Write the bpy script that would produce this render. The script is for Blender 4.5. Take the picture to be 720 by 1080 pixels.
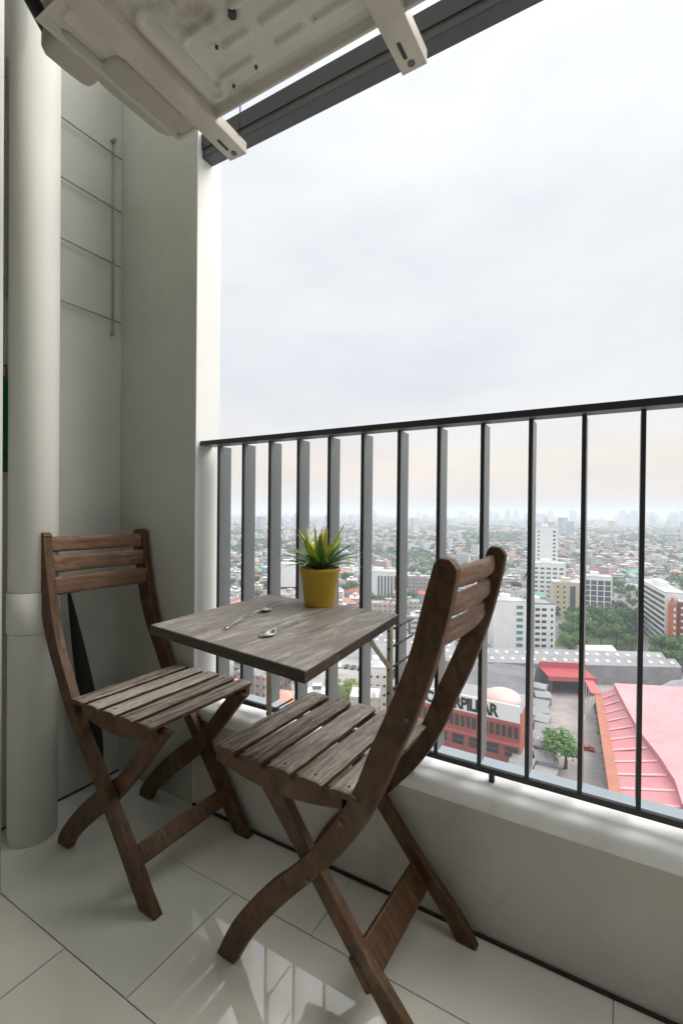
import bpy, bmesh, math, random
from mathutils import Vector, Matrix, noise
random.seed(11)
sc = bpy.context.scene
for o in list(bpy.data.objects): bpy.data.objects.remove(o)
COL = sc.collection
R = math.radians

# ------------------------------------------------------------------ camera
cam = bpy.data.cameras.new('camera'); co = bpy.data.objects.new('camera', cam); COL.objects.link(co)
a, pit, rol = R(30.24), R(-.436), R(.556)
f = Vector((-math.sin(a)*math.cos(pit), math.cos(a)*math.cos(pit), math.sin(pit)))
r = Vector((math.cos(a), math.sin(a), 0)); u = r.cross(f)
c_, s_ = math.cos(rol), math.sin(rol)
r2 = c_*r+s_*u; u2 = -s_*r+c_*u
M = Matrix((r2, u2, -f)).transposed().to_4x4(); M.translation = (0, 0, .97)
co.matrix_world = M
cam.sensor_fit = 'HORIZONTAL'; cam.sensor_width = 36; cam.lens = 495.2/720*36
cam.shift_x = -5.07/720; cam.shift_y = 3.9/720
cam.clip_start = .02; cam.clip_end = 40000
sc.camera = co

# ------------------------------------------------------------------ sky
SUN_EL, SUN_AZ = 46, 52          # azimuth measured from +Y towards +X
w = bpy.data.worlds.new('World'); sc.world = w; w.use_nodes = True
nt = w.node_tree; nt.nodes.clear(); N = nt.nodes.new; LK = nt.links.new
out = N('ShaderNodeOutputWorld'); bg = N('ShaderNodeBackground'); LK(bg.outputs[0], out.inputs[0])
sky = N('ShaderNodeTexSky'); sky.sky_type = 'NISHITA'; sky.sun_disc = False
sky.sun_elevation = R(SUN_EL); sky.sun_rotation = R(SUN_AZ); sky.dust_density = 4; sky.air_density = 1.5
tc = N('ShaderNodeTexCoord'); sep = N('ShaderNodeSeparateXYZ'); LK(tc.outputs['Generated'], sep.inputs[0])
ramp = N('ShaderNodeValToRGB'); LK(sep.outputs['Z'], ramp.inputs[0])
el = ramp.color_ramp.elements
el[0].position = 0.0; el[0].color = (.66, .62, .60, 1)
el[1].position = 1.0; el[1].color = (2.0, 2.02, 2.06, 1)
for p, c in ((.035, (.74, .67, .62)), (.10, (.775, .70, .63)), (.17, (.71, .71, .72)), (.26, (.675, .695, .73)), (.42, (.715, .735, .765)), (.60, (.775, .79, .815)), (.74, (.81, .825, .85)), (.86, (1.6, 1.62, 1.66))):
    e = el.new(p); e.color = (*c, 1)
mp = N('ShaderNodeMapping'); mp.inputs['Scale'].default_value = (1.4, 1.4, 4.2); LK(tc.outputs['Generated'], mp.inputs[0])
n1 = N('ShaderNodeTexNoise'); n1.inputs['Scale'].default_value = 1.6; n1.inputs['Detail'].default_value = 6
n1.inputs['Roughness'].default_value = .5; LK(mp.outputs[0], n1.inputs['Vector'])
cr = N('ShaderNodeValToRGB'); LK(n1.outputs[0], cr.inputs[0])
cr.color_ramp.elements[0].position = .38; cr.color_ramp.elements[0].color = (.935, .94, .95, 1)
cr.color_ramp.elements[1].position = .66; cr.color_ramp.elements[1].color = (1.075, 1.07, 1.06, 1)
mu = N('ShaderNodeMix'); mu.data_type = 'RGBA'; mu.blend_type = 'MULTIPLY'; mu.inputs[0].default_value = 1
LK(ramp.outputs[0], mu.inputs[6]); LK(cr.outputs[0], mu.inputs[7])
# overcast layer scaled up, because the Nishita part is dimmed by the background strength
sc1 = N('ShaderNodeVectorMath'); sc1.operation = 'SCALE'; sc1.inputs['Scale'].default_value = 7.4
LK(mu.outputs[2], sc1.inputs[0])
mx = N('ShaderNodeMix'); mx.data_type = 'RGBA'; mx.inputs[0].default_value = .95
LK(sky.outputs[0], mx.inputs[6]); LK(sc1.outputs[0], mx.inputs[7]); LK(mx.outputs[2], bg.inputs[0])
bg.inputs[1].default_value = .1
sun = bpy.data.lights.new('sun', 'SUN'); sun.energy = 2.0; sun.angle = R(42); sun.color = (1, .96, .9)
so = bpy.data.objects.new('sun', sun); COL.objects.link(so)
sd = Vector((math.sin(R(SUN_AZ))*math.cos(R(SUN_EL)), math.cos(R(SUN_AZ))*math.cos(R(SUN_EL)), math.sin(R(SUN_EL))))
so.rotation_euler = sd.to_track_quat('Z', 'Y').to_euler()
vs = sc.view_settings; vs.view_transform = 'Standard'; vs.look = 'None'; vs.exposure = 0.72; vs.gamma = 1; vs.use_curve_mapping = False
sc.render.engine = 'CYCLES'
try:
    sc.cycles.max_bounces = 10; sc.cycles.diffuse_bounces = 6; sc.cycles.glossy_bounces = 4; sc.cycles.volume_bounces = 2
except Exception: pass

# ------------------------------------------------------------------ materials
MATS = {}
def mat(name, col, rough=.6, metal=0., var=.0, vscale=8., bump=0., bscale=60., coat=0., spec=.5, col2=None, stretch=(1,1,1), rvar=0., detail=5, objvar=0.):
    m = bpy.data.materials.new(name); m.use_nodes = True; t = m.node_tree; b = t.nodes['Principled BSDF']
    b.inputs['Roughness'].default_value = rough; b.inputs['Metallic'].default_value = metal
    b.inputs['Specular IOR Level'].default_value = spec
    b.inputs['Coat Weight'].default_value = coat
    cc = t.nodes.new('ShaderNodeTexCoord'); mpp = t.nodes.new('ShaderNodeMapping'); mpp.inputs['Scale'].default_value = stretch
    t.links.new(cc.outputs['Object'], mpp.inputs[0])
    nz = t.nodes.new('ShaderNodeTexNoise'); nz.inputs['Scale'].default_value = vscale; nz.inputs['Detail'].default_value = detail
    t.links.new(mpp.outputs[0], nz.inputs['Vector'])
    rr = t.nodes.new('ShaderNodeValToRGB'); t.links.new(nz.outputs[0], rr.inputs[0])
    rr.color_ramp.elements[0].position = .3; rr.color_ramp.elements[1].position = .7
    c2 = col2 or tuple(min(1, x*(1+var)) for x in col); c1 = col if col2 else tuple(x*(1-var) for x in col)
    rr.color_ramp.elements[0].color = (*c1, 1); rr.color_ramp.elements[1].color = (*c2, 1)
    last = rr.outputs[0]
    if objvar:
        oi = t.nodes.new('ShaderNodeObjectInfo'); hs = t.nodes.new('ShaderNodeHueSaturation')
        mr = t.nodes.new('ShaderNodeMapRange'); mr.inputs['To Min'].default_value = 1-objvar; mr.inputs['To Max'].default_value = 1+objvar
        t.links.new(oi.outputs['Random'], mr.inputs[0]); t.links.new(mr.outputs[0], hs.inputs['Value']); t.links.new(last, hs.inputs['Color']); last = hs.outputs[0]
    t.links.new(last, b.inputs['Base Color'])
    if rvar:
        mr = t.nodes.new('ShaderNodeMapRange'); mr.inputs['To Min'].default_value = max(0, rough-rvar); mr.inputs['To Max'].default_value = rough+rvar
        t.links.new(nz.outputs[0], mr.inputs[0]); t.links.new(mr.outputs[0], b.inputs['Roughness'])
    if bump:
        n2 = t.nodes.new('ShaderNodeTexNoise'); n2.inputs['Scale'].default_value = bscale; n2.inputs['Detail'].default_value = 4
        t.links.new(mpp.outputs[0], n2.inputs['Vector'])
        bm_ = t.nodes.new('ShaderNodeBump'); bm_.inputs['Strength'].default_value = bump; bm_.inputs['Distance'].default_value = .004
        t.links.new(n2.outputs[0], bm_.inputs['Height']); t.links.new(bm_.outputs[0], b.inputs['Normal'])
    MATS[name] = m; return m

def stain(name, dirt, scale, lo_, hi_, dots=0.):
    """irregular dirt of its own colour over a paint"""
    t = MATS[name].node_tree; b = t.nodes['Principled BSDF']; src = b.inputs['Base Color'].links[0].from_socket
    cc = t.nodes.new('ShaderNodeTexCoord'); nz = t.nodes.new('ShaderNodeTexNoise'); nz.inputs['Scale'].default_value = scale; nz.inputs['Detail'].default_value = 9; nz.inputs['Roughness'].default_value = .7
    t.links.new(cc.outputs['Object'], nz.inputs['Vector'])
    mr = t.nodes.new('ShaderNodeMapRange'); mr.inputs['From Min'].default_value = lo_; mr.inputs['From Max'].default_value = hi_; t.links.new(nz.outputs[0], mr.inputs[0])
    mm = t.nodes.new('ShaderNodeMix'); mm.data_type = 'RGBA'; t.links.new(mr.outputs[0], mm.inputs[0]); t.links.new(src, mm.inputs[6]); mm.inputs[7].default_value = (*dirt, 1)
    last = mm.outputs[2]
    if dots:
        vo = t.nodes.new('ShaderNodeTexVoronoi'); vo.inputs['Scale'].default_value = dots; t.links.new(cc.outputs['Object'], vo.inputs['Vector'])
        lt_ = t.nodes.new('ShaderNodeMath'); lt_.operation = 'LESS_THAN'; lt_.inputs[1].default_value = .035; t.links.new(vo.outputs['Distance'], lt_.inputs[0])
        m3 = t.nodes.new('ShaderNodeMix'); m3.data_type = 'RGBA'; t.links.new(lt_.outputs[0], m3.inputs[0]); t.links.new(last, m3.inputs[6]); m3.inputs[7].default_value = (.10, .08, .06, 1); last = m3.outputs[2]
    t.links.new(last, b.inputs['Base Color'])

def wood(name, dark, light, grey, greyamt, scale=(30, 3, 30), rough=.6, bump=.5, spec=.4):
    """grain stretched along the local axis with the small scale, greyed by weather in patches"""
    m = bpy.data.materials.new(name); m.use_nodes = True; t = m.node_tree; b = t.nodes['Principled BSDF']
    b.inputs['Roughness'].default_value = rough; b.inputs['Specular IOR Level'].default_value = spec
    cc = t.nodes.new('ShaderNodeTexCoord'); mp_ = t.nodes.new('ShaderNodeMapping'); mp_.inputs['Scale'].default_value = scale
    t.links.new(cc.outputs['Object'], mp_.inputs[0])
    g = t.nodes.new('ShaderNodeTexNoise'); g.inputs['Scale'].default_value = 3.2; g.inputs['Detail'].default_value = 8; g.inputs['Roughness'].default_value = .68; g.inputs['Distortion'].default_value = .5
    t.links.new(mp_.outputs[0], g.inputs['Vector'])
    rr = t.nodes.new('ShaderNodeValToRGB'); t.links.new(g.outputs[0], rr.inputs[0])
    rr.color_ramp.elements[0].position = .32; rr.color_ramp.elements[1].position = .68
    rr.color_ramp.elements[0].color = (*dark, 1); rr.color_ramp.elements[1].color = (*light, 1)
    p = t.nodes.new('ShaderNodeTexNoise'); p.inputs['Scale'].default_value = 9; p.inputs['Detail'].default_value = 6; p.inputs['Roughness'].default_value = .65
    mp2 = t.nodes.new('ShaderNodeMapping'); mp2.inputs['Scale'].default_value = tuple(max(.7, x/14) for x in scale)
    t.links.new(cc.outputs['Object'], mp2.inputs[0]); t.links.new(mp2.outputs[0], p.inputs['Vector'])
    pr = t.nodes.new('ShaderNodeMapRange'); pr.inputs['From Min'].default_value = .62-greyamt*.45; pr.inputs['From Max'].default_value = .78-greyamt*.35
    t.links.new(p.outputs[0], pr.inputs[0])
    g2 = t.nodes.new('ShaderNodeValToRGB'); t.links.new(g.outputs[0], g2.inputs[0])
    g2.color_ramp.elements[0].position = .36; g2.color_ramp.elements[1].position = .6
    g2.color_ramp.elements[0].color = (*tuple(x*.26 for x in grey), 1); g2.color_ramp.elements[1].color = (*grey, 1)
    mm = t.nodes.new('ShaderNodeMix'); mm.data_type = 'RGBA'
    t.links.new(pr.outputs[0], mm.inputs[0]); t.links.new(rr.outputs[0], mm.inputs[6]); t.links.new(g2.outputs[0], mm.inputs[7])
    t.links.new(mm.outputs[2], b.inputs['Base Color'])
    bp = t.nodes.new('ShaderNodeBump'); bp.inputs['Strength'].default_value = bump; bp.inputs['Distance'].default_value = .0015
    t.links.new(g.outputs[0], bp.inputs['Height']); t.links.new(bp.outputs[0], b.inputs['Normal'])
    MATS[name] = m; return m

def facade(name, wall, glass=(.13,.15,.17), w_=3.0, h_=3.0, fx=(.28,.72), fy=(.34,.70), objvar=.12):
    """walls with rows of windows laid out in metres from the UV map"""
    m = bpy.data.materials.new(name); m.use_nodes = True; t = m.node_tree; b = t.nodes['Principled BSDF']
    uv = t.nodes.new('ShaderNodeUVMap'); sp = t.nodes.new('ShaderNodeSeparateXYZ'); t.links.new(uv.outputs[0], sp.inputs[0])
    def M_(op, x, y=None):
        n = t.nodes.new('ShaderNodeMath'); n.operation = op
        for i, v in enumerate((x, y)):
            if v is None: continue
            if isinstance(v, (int, float)): n.inputs[i].default_value = v
            else: t.links.new(v, n.inputs[i])
        return n.outputs[0]
    fu = M_('FRACT', M_('DIVIDE', sp.outputs[0], w_)); fv = M_('FRACT', M_('DIVIDE', sp.outputs[1], h_))
    k = M_('MULTIPLY', M_('MULTIPLY', M_('GREATER_THAN', fu, fx[0]), M_('LESS_THAN', fu, fx[1])),
           M_('MULTIPLY', M_('GREATER_THAN', fv, fy[0]), M_('LESS_THAN', fv, fy[1])))
    nz = t.nodes.new('ShaderNodeTexNoise'); nz.inputs['Scale'].default_value = .3; nz.inputs['Detail'].default_value = 6
    cc = t.nodes.new('ShaderNodeTexCoord'); t.links.new(cc.outputs['Object'], nz.inputs['Vector'])
    rr = t.nodes.new('ShaderNodeValToRGB'); t.links.new(nz.outputs[0], rr.inputs[0])
    rr.color_ramp.elements[0].position = .3; rr.color_ramp.elements[1].position = .7
    rr.color_ramp.elements[0].color = (*tuple(x*.72 for x in wall), 1); rr.color_ramp.elements[1].color = (*wall, 1)
    oi = t.nodes.new('ShaderNodeObjectInfo'); hs = t.nodes.new('ShaderNodeHueSaturation'); mr = t.nodes.new('ShaderNodeMapRange')
    mr.inputs['To Min'].default_value = 1-objvar*2; mr.inputs['To Max'].default_value = 1
    t.links.new(oi.outputs['Random'], mr.inputs[0]); t.links.new(mr.outputs[0], hs.inputs['Value']); t.links.new(rr.outputs[0], hs.inputs['Color'])
    mm = t.nodes.new('ShaderNodeMix'); mm.data_type = 'RGBA'
    t.links.new(k, mm.inputs[0]); t.links.new(hs.outputs[0], mm.inputs[6]); mm.inputs[7].default_value = (*glass, 1)
    t.links.new(mm.outputs[2], b.inputs['Base Color'])
    mr2 = t.nodes.new('ShaderNodeMapRange'); mr2.inputs['To Min'].default_value = .8; mr2.inputs['To Max'].default_value = .15
    t.links.new(k, mr2.inputs[0]); t.links.new(mr2.outputs[0], b.inputs['Roughness'])
    MATS[name] = m; return m

mat('wall_paint', (.50, .51, .465), rough=.7, var=.05, vscale=2.2, bump=.25, bscale=40)
mat('lit_side_paint', (.80, .80, .78), rough=.6, var=.03, vscale=3)  # wall colour lightened for the pillar's side, the light put into the paint
mat('parapet_paint', (.58, .555, .51), rough=.75, var=.07, vscale=3, bump=.35, bscale=50)
mat('ledge_paint', (.90, .90, .88), rough=.5, var=.04, vscale=5, bump=.3, bscale=30)
mat('pipe_paint', (.66, .66, .61), rough=.65, var=.04, vscale=3)
stain('parapet_paint', (.42, .38, .33), 2.6, .50, .82, dots=5.5)
stain('wall_paint', (.40, .39, .34), 1.7, .50, .85)
stain('ledge_paint', (.62, .60, .55), 3.5, .54, .85)
mat('grout', (.40, .37, .32), rough=.9)
mat('tile_grey', (.72, .725, .66), rough=.035, var=.05, vscale=3.5, rvar=.015, spec=.75)
mat('tile_warm', (.77, .74, .66), rough=.035, var=.05, vscale=3.0, rvar=.015, spec=.75)
mat('dark_joint', (.03, .024, .018), rough=.9)
mat('rail_metal', (.13, .145, .145), rough=.42, metal=0.0, var=.10, vscale=6, spec=.7)
mat('rail_edge', (.035, .037, .04), rough=.45, var=.1)  # darker rail colour; on the inward faces it carries their shade
mat('beam_metal', (.06, .062, .068), rough=.5, var=.08, spec=.6)
mat('outer_sill', (.33, .38, .42), rough=.35, var=.08, vscale=4)
wood('frame_wood', (.030, .013, .005), (.125, .056, .019), (.17, .12, .07), .12, scale=(10, 30, 6), rough=.5)
wood('slat_pale', (.16, .125, .10), (.42, .36, .30), (.66, .60, .52), .62, scale=(150, 7, 150), rough=.75, bump=1.0)
wood('slat_wood', (.045, .032, .023), (.20, .155, .12), (.52, .45, .38), .52, scale=(150, 7, 150), rough=.75, bump=.9)
wood('back_wood', (.09, .047, .027), (.23, .13, .08), (.28, .21, .16), .30, scale=(30, 2.6, 34), rough=.6)
wood('table_wood', (.17, .145, .122), (.27, .24, .21), (.42, .385, .345), .45, scale=(26, 3.6, 26), rough=.5, bump=.5)
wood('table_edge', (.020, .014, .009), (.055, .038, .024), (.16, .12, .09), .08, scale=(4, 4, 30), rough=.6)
mat('pole_metal', (.40, .36, .28), rough=.4, var=.15, vscale=12)
mat('black_cloth', (.008, .008, .009), rough=.85)
mat('black_metal', (.012, .012, .013), rough=.4)
mat('steel', (.62, .62, .60), rough=.18, metal=1.0, var=.03)
mat('bolt_metal', (.12, .11, .10), rough=.4, metal=.8)
mat('pot_yellow', (.60, .40, .035), rough=.45, var=.05, vscale=14)
mat('pot_pale', (.62, .52, .40), rough=.6)
mat('soil', (.03, .02, .013), rough=1, bump=1, bscale=200)
mat('leaf_yellow', (.48, .58, .05), rough=.4, col2=(.76, .72, .09), vscale=12)
mat('leaf_green', (.06, .16, .035), rough=.4, col2=(.20, .34, .09), vscale=14)
mat('leaf_orange', (.50, .24, .04), rough=.45, col2=(.42, .34, .05), vscale=14)
mat('ac_metal', (.52, .49, .43), rough=.42, var=.16, vscale=5, bump=.15, bscale=25)
stain('ac_metal', (.26, .21, .15), 9, .55, .78)
mat('ac_bracket', (.52, .48, .41), rough=.45, var=.14, vscale=10)
mat('ac_plastic', (.42, .39, .32), rough=.5, var=.08, vscale=7)
mat('green_plastic', (.006, .12, .035), rough=.4, var=.25, vscale=16)
mat('white_door', (.66, .68, .66), rough=.4, var=.03)
mat('rod_grey', (.30, .29, .26), rough=.6)
mat('ceiling_paint', (.42, .41, .38), rough=.8, var=.05)
gl = bpy.data.materials.new('door_glass'); gl.use_nodes = True; b_ = gl.node_tree.nodes['Principled BSDF']
b_.inputs['Base Color'].default_value = (.05, .06, .06, 1); b_.inputs['Roughness'].default_value = .04; MATS['door_glass'] = gl
for q in ('tile_grey', 'tile_warm'):
    p_ = MATS[q].node_tree.nodes['Principled BSDF']; p_.inputs['IOR'].default_value = 2.15; p_.inputs['Specular IOR Level'].default_value = .6
# city
mat('asphalt', (.16, .16, .15), rough=.9, col2=(.40, .39, .37), vscale=.02, detail=9)
mat('concrete_lane', (.36, .32, .31), rough=.85, var=.14, vscale=.12)
mat('yard', (.42, .41, .39), rough=.9, var=.3, vscale=.15, detail=8)
mat('grass_ground', (.10, .16, .05), rough=1, var=.35, vscale=.2)
mat('roof_pink', (.60, .24, .255), rough=.6, var=.07, vscale=.1)
mat('roof_pink_light', (.66, .34, .36), rough=.6, var=.10, vscale=.06, detail=8)
mat('roof_seam', (.70, .42, .43), rough=.6)
mat('wall_brown', (.42, .17, .11), rough=.8, var=.1, vscale=.3)
mat('red_paint', (.42, .06, .07), rough=.5, var=.08, vscale=.3)
mat('red_fascia', (.55, .13, .14), rough=.5, var=.05)
mat('brick_red', (.36, .115, .085), rough=.8, var=.12, vscale=.4)
mat('roof_grey', (.30, .30, .31), rough=.8, var=.18, vscale=.12, detail=8)
mat('roof_greylight', (.33, .33, .345), rough=.75, var=.2, vscale=.15, detail=8)
mat('sheet_light', (.66, .66, .66), rough=.7)
mat('white_wall', (.85, .86, .84), rough=.8, var=.05, vscale=.2)
mat('cream_wall', (.66, .58, .42), rough=.8, var=.06, vscale=.2)
mat('orange_wall', (.56, .16, .06), rough=.8, var=.05)
mat('maroon_wall', (.24, .06, .06), rough=.8, var=.08)
mat('window_dark', (.035, .045, .05), rough=.15)
mat('window_teal', (.12, .26, .26), rough=.2)
mat('window_blue', (.09, .12, .15), rough=.15)
mat('sign_white', (.84, .84, .83), rough=.5)
mat('sign_black', (.015, .015, .015), rough=.5)
mat('dome_pink', (.74, .50, .45), rough=.5)
mat('bark', (.10, .075, .05), rough=.9)
mat('foliage', (.035, .095, .018), rough=.75, col2=(.12, .24, .045), vscale=.35, detail=6, objvar=.25)
mat('foliage_deep', (.022, .075, .035), rough=.8, col2=(.06, .15, .06), vscale=.35, detail=6, objvar=.25)
mat('foliage_lime', (.17, .26, .04), rough=.75, col2=(.32, .38, .07), vscale=.4, objvar=.1)
mat('car_dark', (.03, .035, .05), rough=.25, coat=.5)
mat('car_white', (.75, .75, .75), rough=.25, coat=.5)
mat('car_red', (.40, .04, .03), rough=.25, coat=.5)
mat('rubber', (.015, .015, .015), rough=.8)
for q_ in ('roof_pink', 'roof_pink_light'): stain(q_, (.46, .25, .24), .16, .5, .8)
stain('roof_greylight', (.20, .19, .18), .3, .45, .75)
stain('concrete_lane', (.22, .20, .19), .22, .45, .75)
mat('r_red', (.42, .10, .07), rough=.8, var=.15, vscale=.3, objvar=.3)
mat('r_terra', (.50, .26, .20), rough=.8, var=.15, vscale=.3, objvar=.25)
mat('r_white', (.86, .86, .85), rough=.8, var=.1, vscale=.3, objvar=.12)
mat('r_grey', (.33, .34, .36), rough=.8, var=.18, vscale=.3, objvar=.3)
mat('r_green', (.16, .38, .32), rough=.8, var=.1, vscale=.3, objvar=.2)
mat('r_brown', (.30, .20, .15), rough=.8, var=.15, vscale=.3, objvar=.3)
mat('r_blue', (.30, .38, .47), rough=.8, var=.1, vscale=.3, objvar=.2)
mat('tank', (.55, .56, .58), rough=.4)
facade('f_white', (.88, .88, .86)); facade('f_cream', (.70, .64, .52)); facade('f_grey', (.50, .51, .52))
facade('f_band', (.78, .78, .76), w_=50, fx=(-1, 2), fy=(.45, .85)); facade('f_pink', (.68, .52, .47)); facade('f_blue', (.50, .58, .64))

# ------------------------------------------------------------------ helpers
class MB:
    def __init__(s): s.bm = bmesh.new(); s.uv = s.bm.loops.layers.uv.new('UVMap')
    def face(s, pts, mi=0, smooth=False):
        try: fc = s.bm.faces.new([s.bm.verts.new(p) for p in pts])
        except ValueError: return
        fc.material_index = mi; fc.smooth = smooth
        n = Vector(pts[1])-Vector(pts[0])
        if abs(n.z) < 1e-5 and n.length > 0:
            n.normalize()
            for l in fc.loops:
                d = l.vert.co-Vector(pts[0]); l[s.uv].uv = (d.dot(n)+.5, d.z)
        return fc
    def box(s, c, sz, M=None, mi=0, top=None):
        x, y, z = (v/2 for v in sz); c = Vector(c)
        P = [Vector(p) for p in ((-x,-y,-z),(x,-y,-z),(x,y,-z),(-x,y,-z),(-x,-y,z),(x,-y,z),(x,y,z),(-x,y,z))]
        if M is not None: P = [M @ p for p in P]
        P = [p+c for p in P]
        for q in ((0,1,5,4),(1,2,6,5),(2,3,7,6),(3,0,4,7)): s.face([P[i] for i in q], mi)
        s.face([P[i] for i in (4,5,6,7)], mi if top is None else top); s.face([P[i] for i in (3,2,1,0)], mi)
        return s
    def lo(s, x0, x1, y0, y1, z0, z1, mi=0, top=None):
        return s.box(((x0+x1)/2, (y0+y1)/2, (z0+z1)/2), (x1-x0, y1-y0, z1-z0), None, mi, top)
    def prism(s, poly, off, mi=0, smooth=False):
        """poly = list of 3d points, off = extrusion vector"""
        off = Vector(off); A = [Vector(p) for p in poly]; B = [p+off for p in A]; n = len(A)
        va = [s.bm.verts.new(p) for p in A]; vb = [s.bm.verts.new(p) for p in B]
        for v, rev in ((va, False), (vb, True)):
            try:
                fc = s.bm.faces.new(v[::-1] if rev else v); fc.material_index = mi
            except ValueError: pass
        for i in range(n):
            j = (i+1) % n; fc = s.bm.faces.new((va[j], va[i], vb[i], vb[j])); fc.material_index = mi; fc.smooth = smooth
        return s
    def tube(s, pts, rad, seg=12, mi=0, caps=True):
        pts = [Vector(p) for p in pts]; rings = []
        rd = rad if isinstance(rad, (list, tuple)) else [rad]*len(pts)
        for i, p in enumerate(pts):
            d = (pts[min(i+1, len(pts)-1)]-pts[max(i-1, 0)]).normalized()
            ax = Vector((0,0,1)) if abs(d.z) < .9 else Vector((1,0,0))
            e1 = d.cross(ax).normalized(); e2 = d.cross(e1)
            rings.append([s.bm.verts.new(p+rd[i]*(math.cos(2*math.pi*k/seg)*e1+math.sin(2*math.pi*k/seg)*e2)) for k in range(seg)])
        for A, B in zip(rings, rings[1:]):
            for k in range(seg):
                fc = s.bm.faces.new((A[k], A[(k+1) % seg], B[(k+1) % seg], B[k])); fc.smooth = True; fc.material_index = mi
        if caps:
            for q in (rings[0], rings[-1]):
                try: fc = s.bm.faces.new(q); fc.material_index = mi
                except ValueError: pass
        return s
    def lathe(s, prof, c=(0,0,0), seg=40, mi=0):
        rings = [[s.bm.verts.new((c[0]+rr*math.cos(2*math.pi*k/seg), c[1]+rr*math.sin(2*math.pi*k/seg), c[2]+z)) for k in range(seg)] for rr, z in prof]
        for A, B in zip(rings, rings[1:]):
            for k in range(seg):
                fc = s.bm.faces.new((A[k], A[(k+1) % seg], B[(k+1) % seg], B[k])); fc.smooth = True; fc.material_index = mi
        return s
    def build(s, name, m, parent=None, bevel=0., seg=2, weld=True, loc=None, recalc=True):
        if weld: bmesh.ops.remove_doubles(s.bm, verts=s.bm.verts, dist=1e-5)
        if recalc: bmesh.ops.recalc_face_normals(s.bm, faces=s.bm.faces)
        if loc is not None: bmesh.ops.translate(s.bm, verts=s.bm.verts, vec=-Vector(loc))
        me = bpy.data.meshes.new(name); s.bm.to_mesh(me); s.bm.free()
        for q in (m if isinstance(m, (list, tuple)) else [m]): me.materials.append(MATS[q])
        o = bpy.data.objects.new(name, me); COL.objects.link(o)
        if parent: o.parent = parent
        if loc is not None: o.location = loc
        if bevel:
            bv = o.modifiers.new('bevel', 'BEVEL'); bv.width = bevel; bv.segments = seg; bv.limit_method = 'ANGLE'; bv.angle_limit = R(35)
            bv.harden_normals = False
        return o
def tag(o, label=None, cat=None, group=None, kind=None):
    if label: o['label'] = label
    if cat: o['category'] = cat
    if group: o['group'] = group
    if kind: o['kind'] = kind
    return o
def empty(name, loc=(0,0,0), rz=0):
    o = bpy.data.objects.new(name, None); COL.objects.link(o); o.location = loc; o.rotation_euler = (0,0,rz); o.empty_display_size = .1; return o
def copy_tree(o, parent=None, **kw):
    kids = [c for c in bpy.data.objects if c.parent == o] if 'kids' not in kw else kw['kids']
    c = o.copy(); COL.objects.link(c)
    if parent: c.parent = parent
    for k in kids: copy_tree(k, c)
    return c
def spline(P, n):
    """Catmull-Rom through P, n samples per span"""
    P = [Vector(p) for p in P]; Q = [2*P[0]-P[1]]+P+[2*P[-1]-P[-2]]; o = []
    for i in range(1, len(Q)-2):
        for k in range(n):
            t = k/n; a0, a1, a2, a3 = Q[i-1:i+3]
            o.append(.5*((2*a1)+(a2-a0)*t+(2*a0-5*a1+4*a2-a3)*t*t+(3*a1-a0-3*a2+a3)*t**3))
    o.append(P[-1]); return o

# ================================================================== BALCONY
XL, YW, XC, XR = -1.60, 1.081, -1.204, 2.9
# tiles: real tiles with grooves between them
mb = MB(); g_ = .0010
rows = [(-.63, -.33, -.26), (-.327, -.024, -.06), (-.021, .279, -.247), (.279, .582, -.447), (.582, .885, -.234), (.885, 1.188, 0.0)]
for j, (y0, y1, ph) in enumerate(rows):
    x = ph-.6*6
    while x < XR:
        x0, x1 = max(x+g_, XL), min(x+.6-g_, XR)
        if x1-x0 > .01:
            z = random.uniform(-.0003, .0003)
            mb.face([(x0, y0+g_, z), (x1, y0+g_, z), (x1, min(y1-g_, YW+.01), z), (x0, min(y1-g_, YW+.01), z)], random.choice((0, 1)))
        x += .6
floor = mb.build('floor', ['tile_grey', 'tile_warm'], weld=False, recalc=False)
tag(floor, kind='structure')
tag(MB().lo(XL-.1, XR, -.63, 1.19, -.2, -.0025).build('floor_slab', 'grout'), kind='structure')
tag(MB().lo(XL-.15, XL, -.63, 1.19, -.2, 2.75).build('wall_left', 'wall_paint'), 'pale grey plastered end wall behind the left chair and the drainpipe', 'wall')
colm = empty('column', (XC, YW, 0))
tag(colm, 'pale grey corner pillar with a bright side where the railing ends', 'pillar')
colm_parts = [MB().lo(XL, XC-.0045, YW, 1.187, 0, 2.75).build('wall', 'wall_paint', bevel=.003), MB().lo(XC-.004, XC, YW+.0015, 1.1865, 0, 2.75).build('lit_side', 'lit_side_paint')]  # thin side slab whose lighter colour stands in for light on the pillar
tag(MB().lo(XR, XR+.12, -.7, 1.34, -3, .95).build('wall_right', 'wall_paint', bevel=.006), 'waist high plastered wall closing the right end of the balcony', 'wall')
ce = MB().lo(XL-.15, XR+.15, -.7, .62, 2.752, 2.95).build('ceiling', 'ceiling_paint'); tag(ce, kind='structure')
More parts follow.
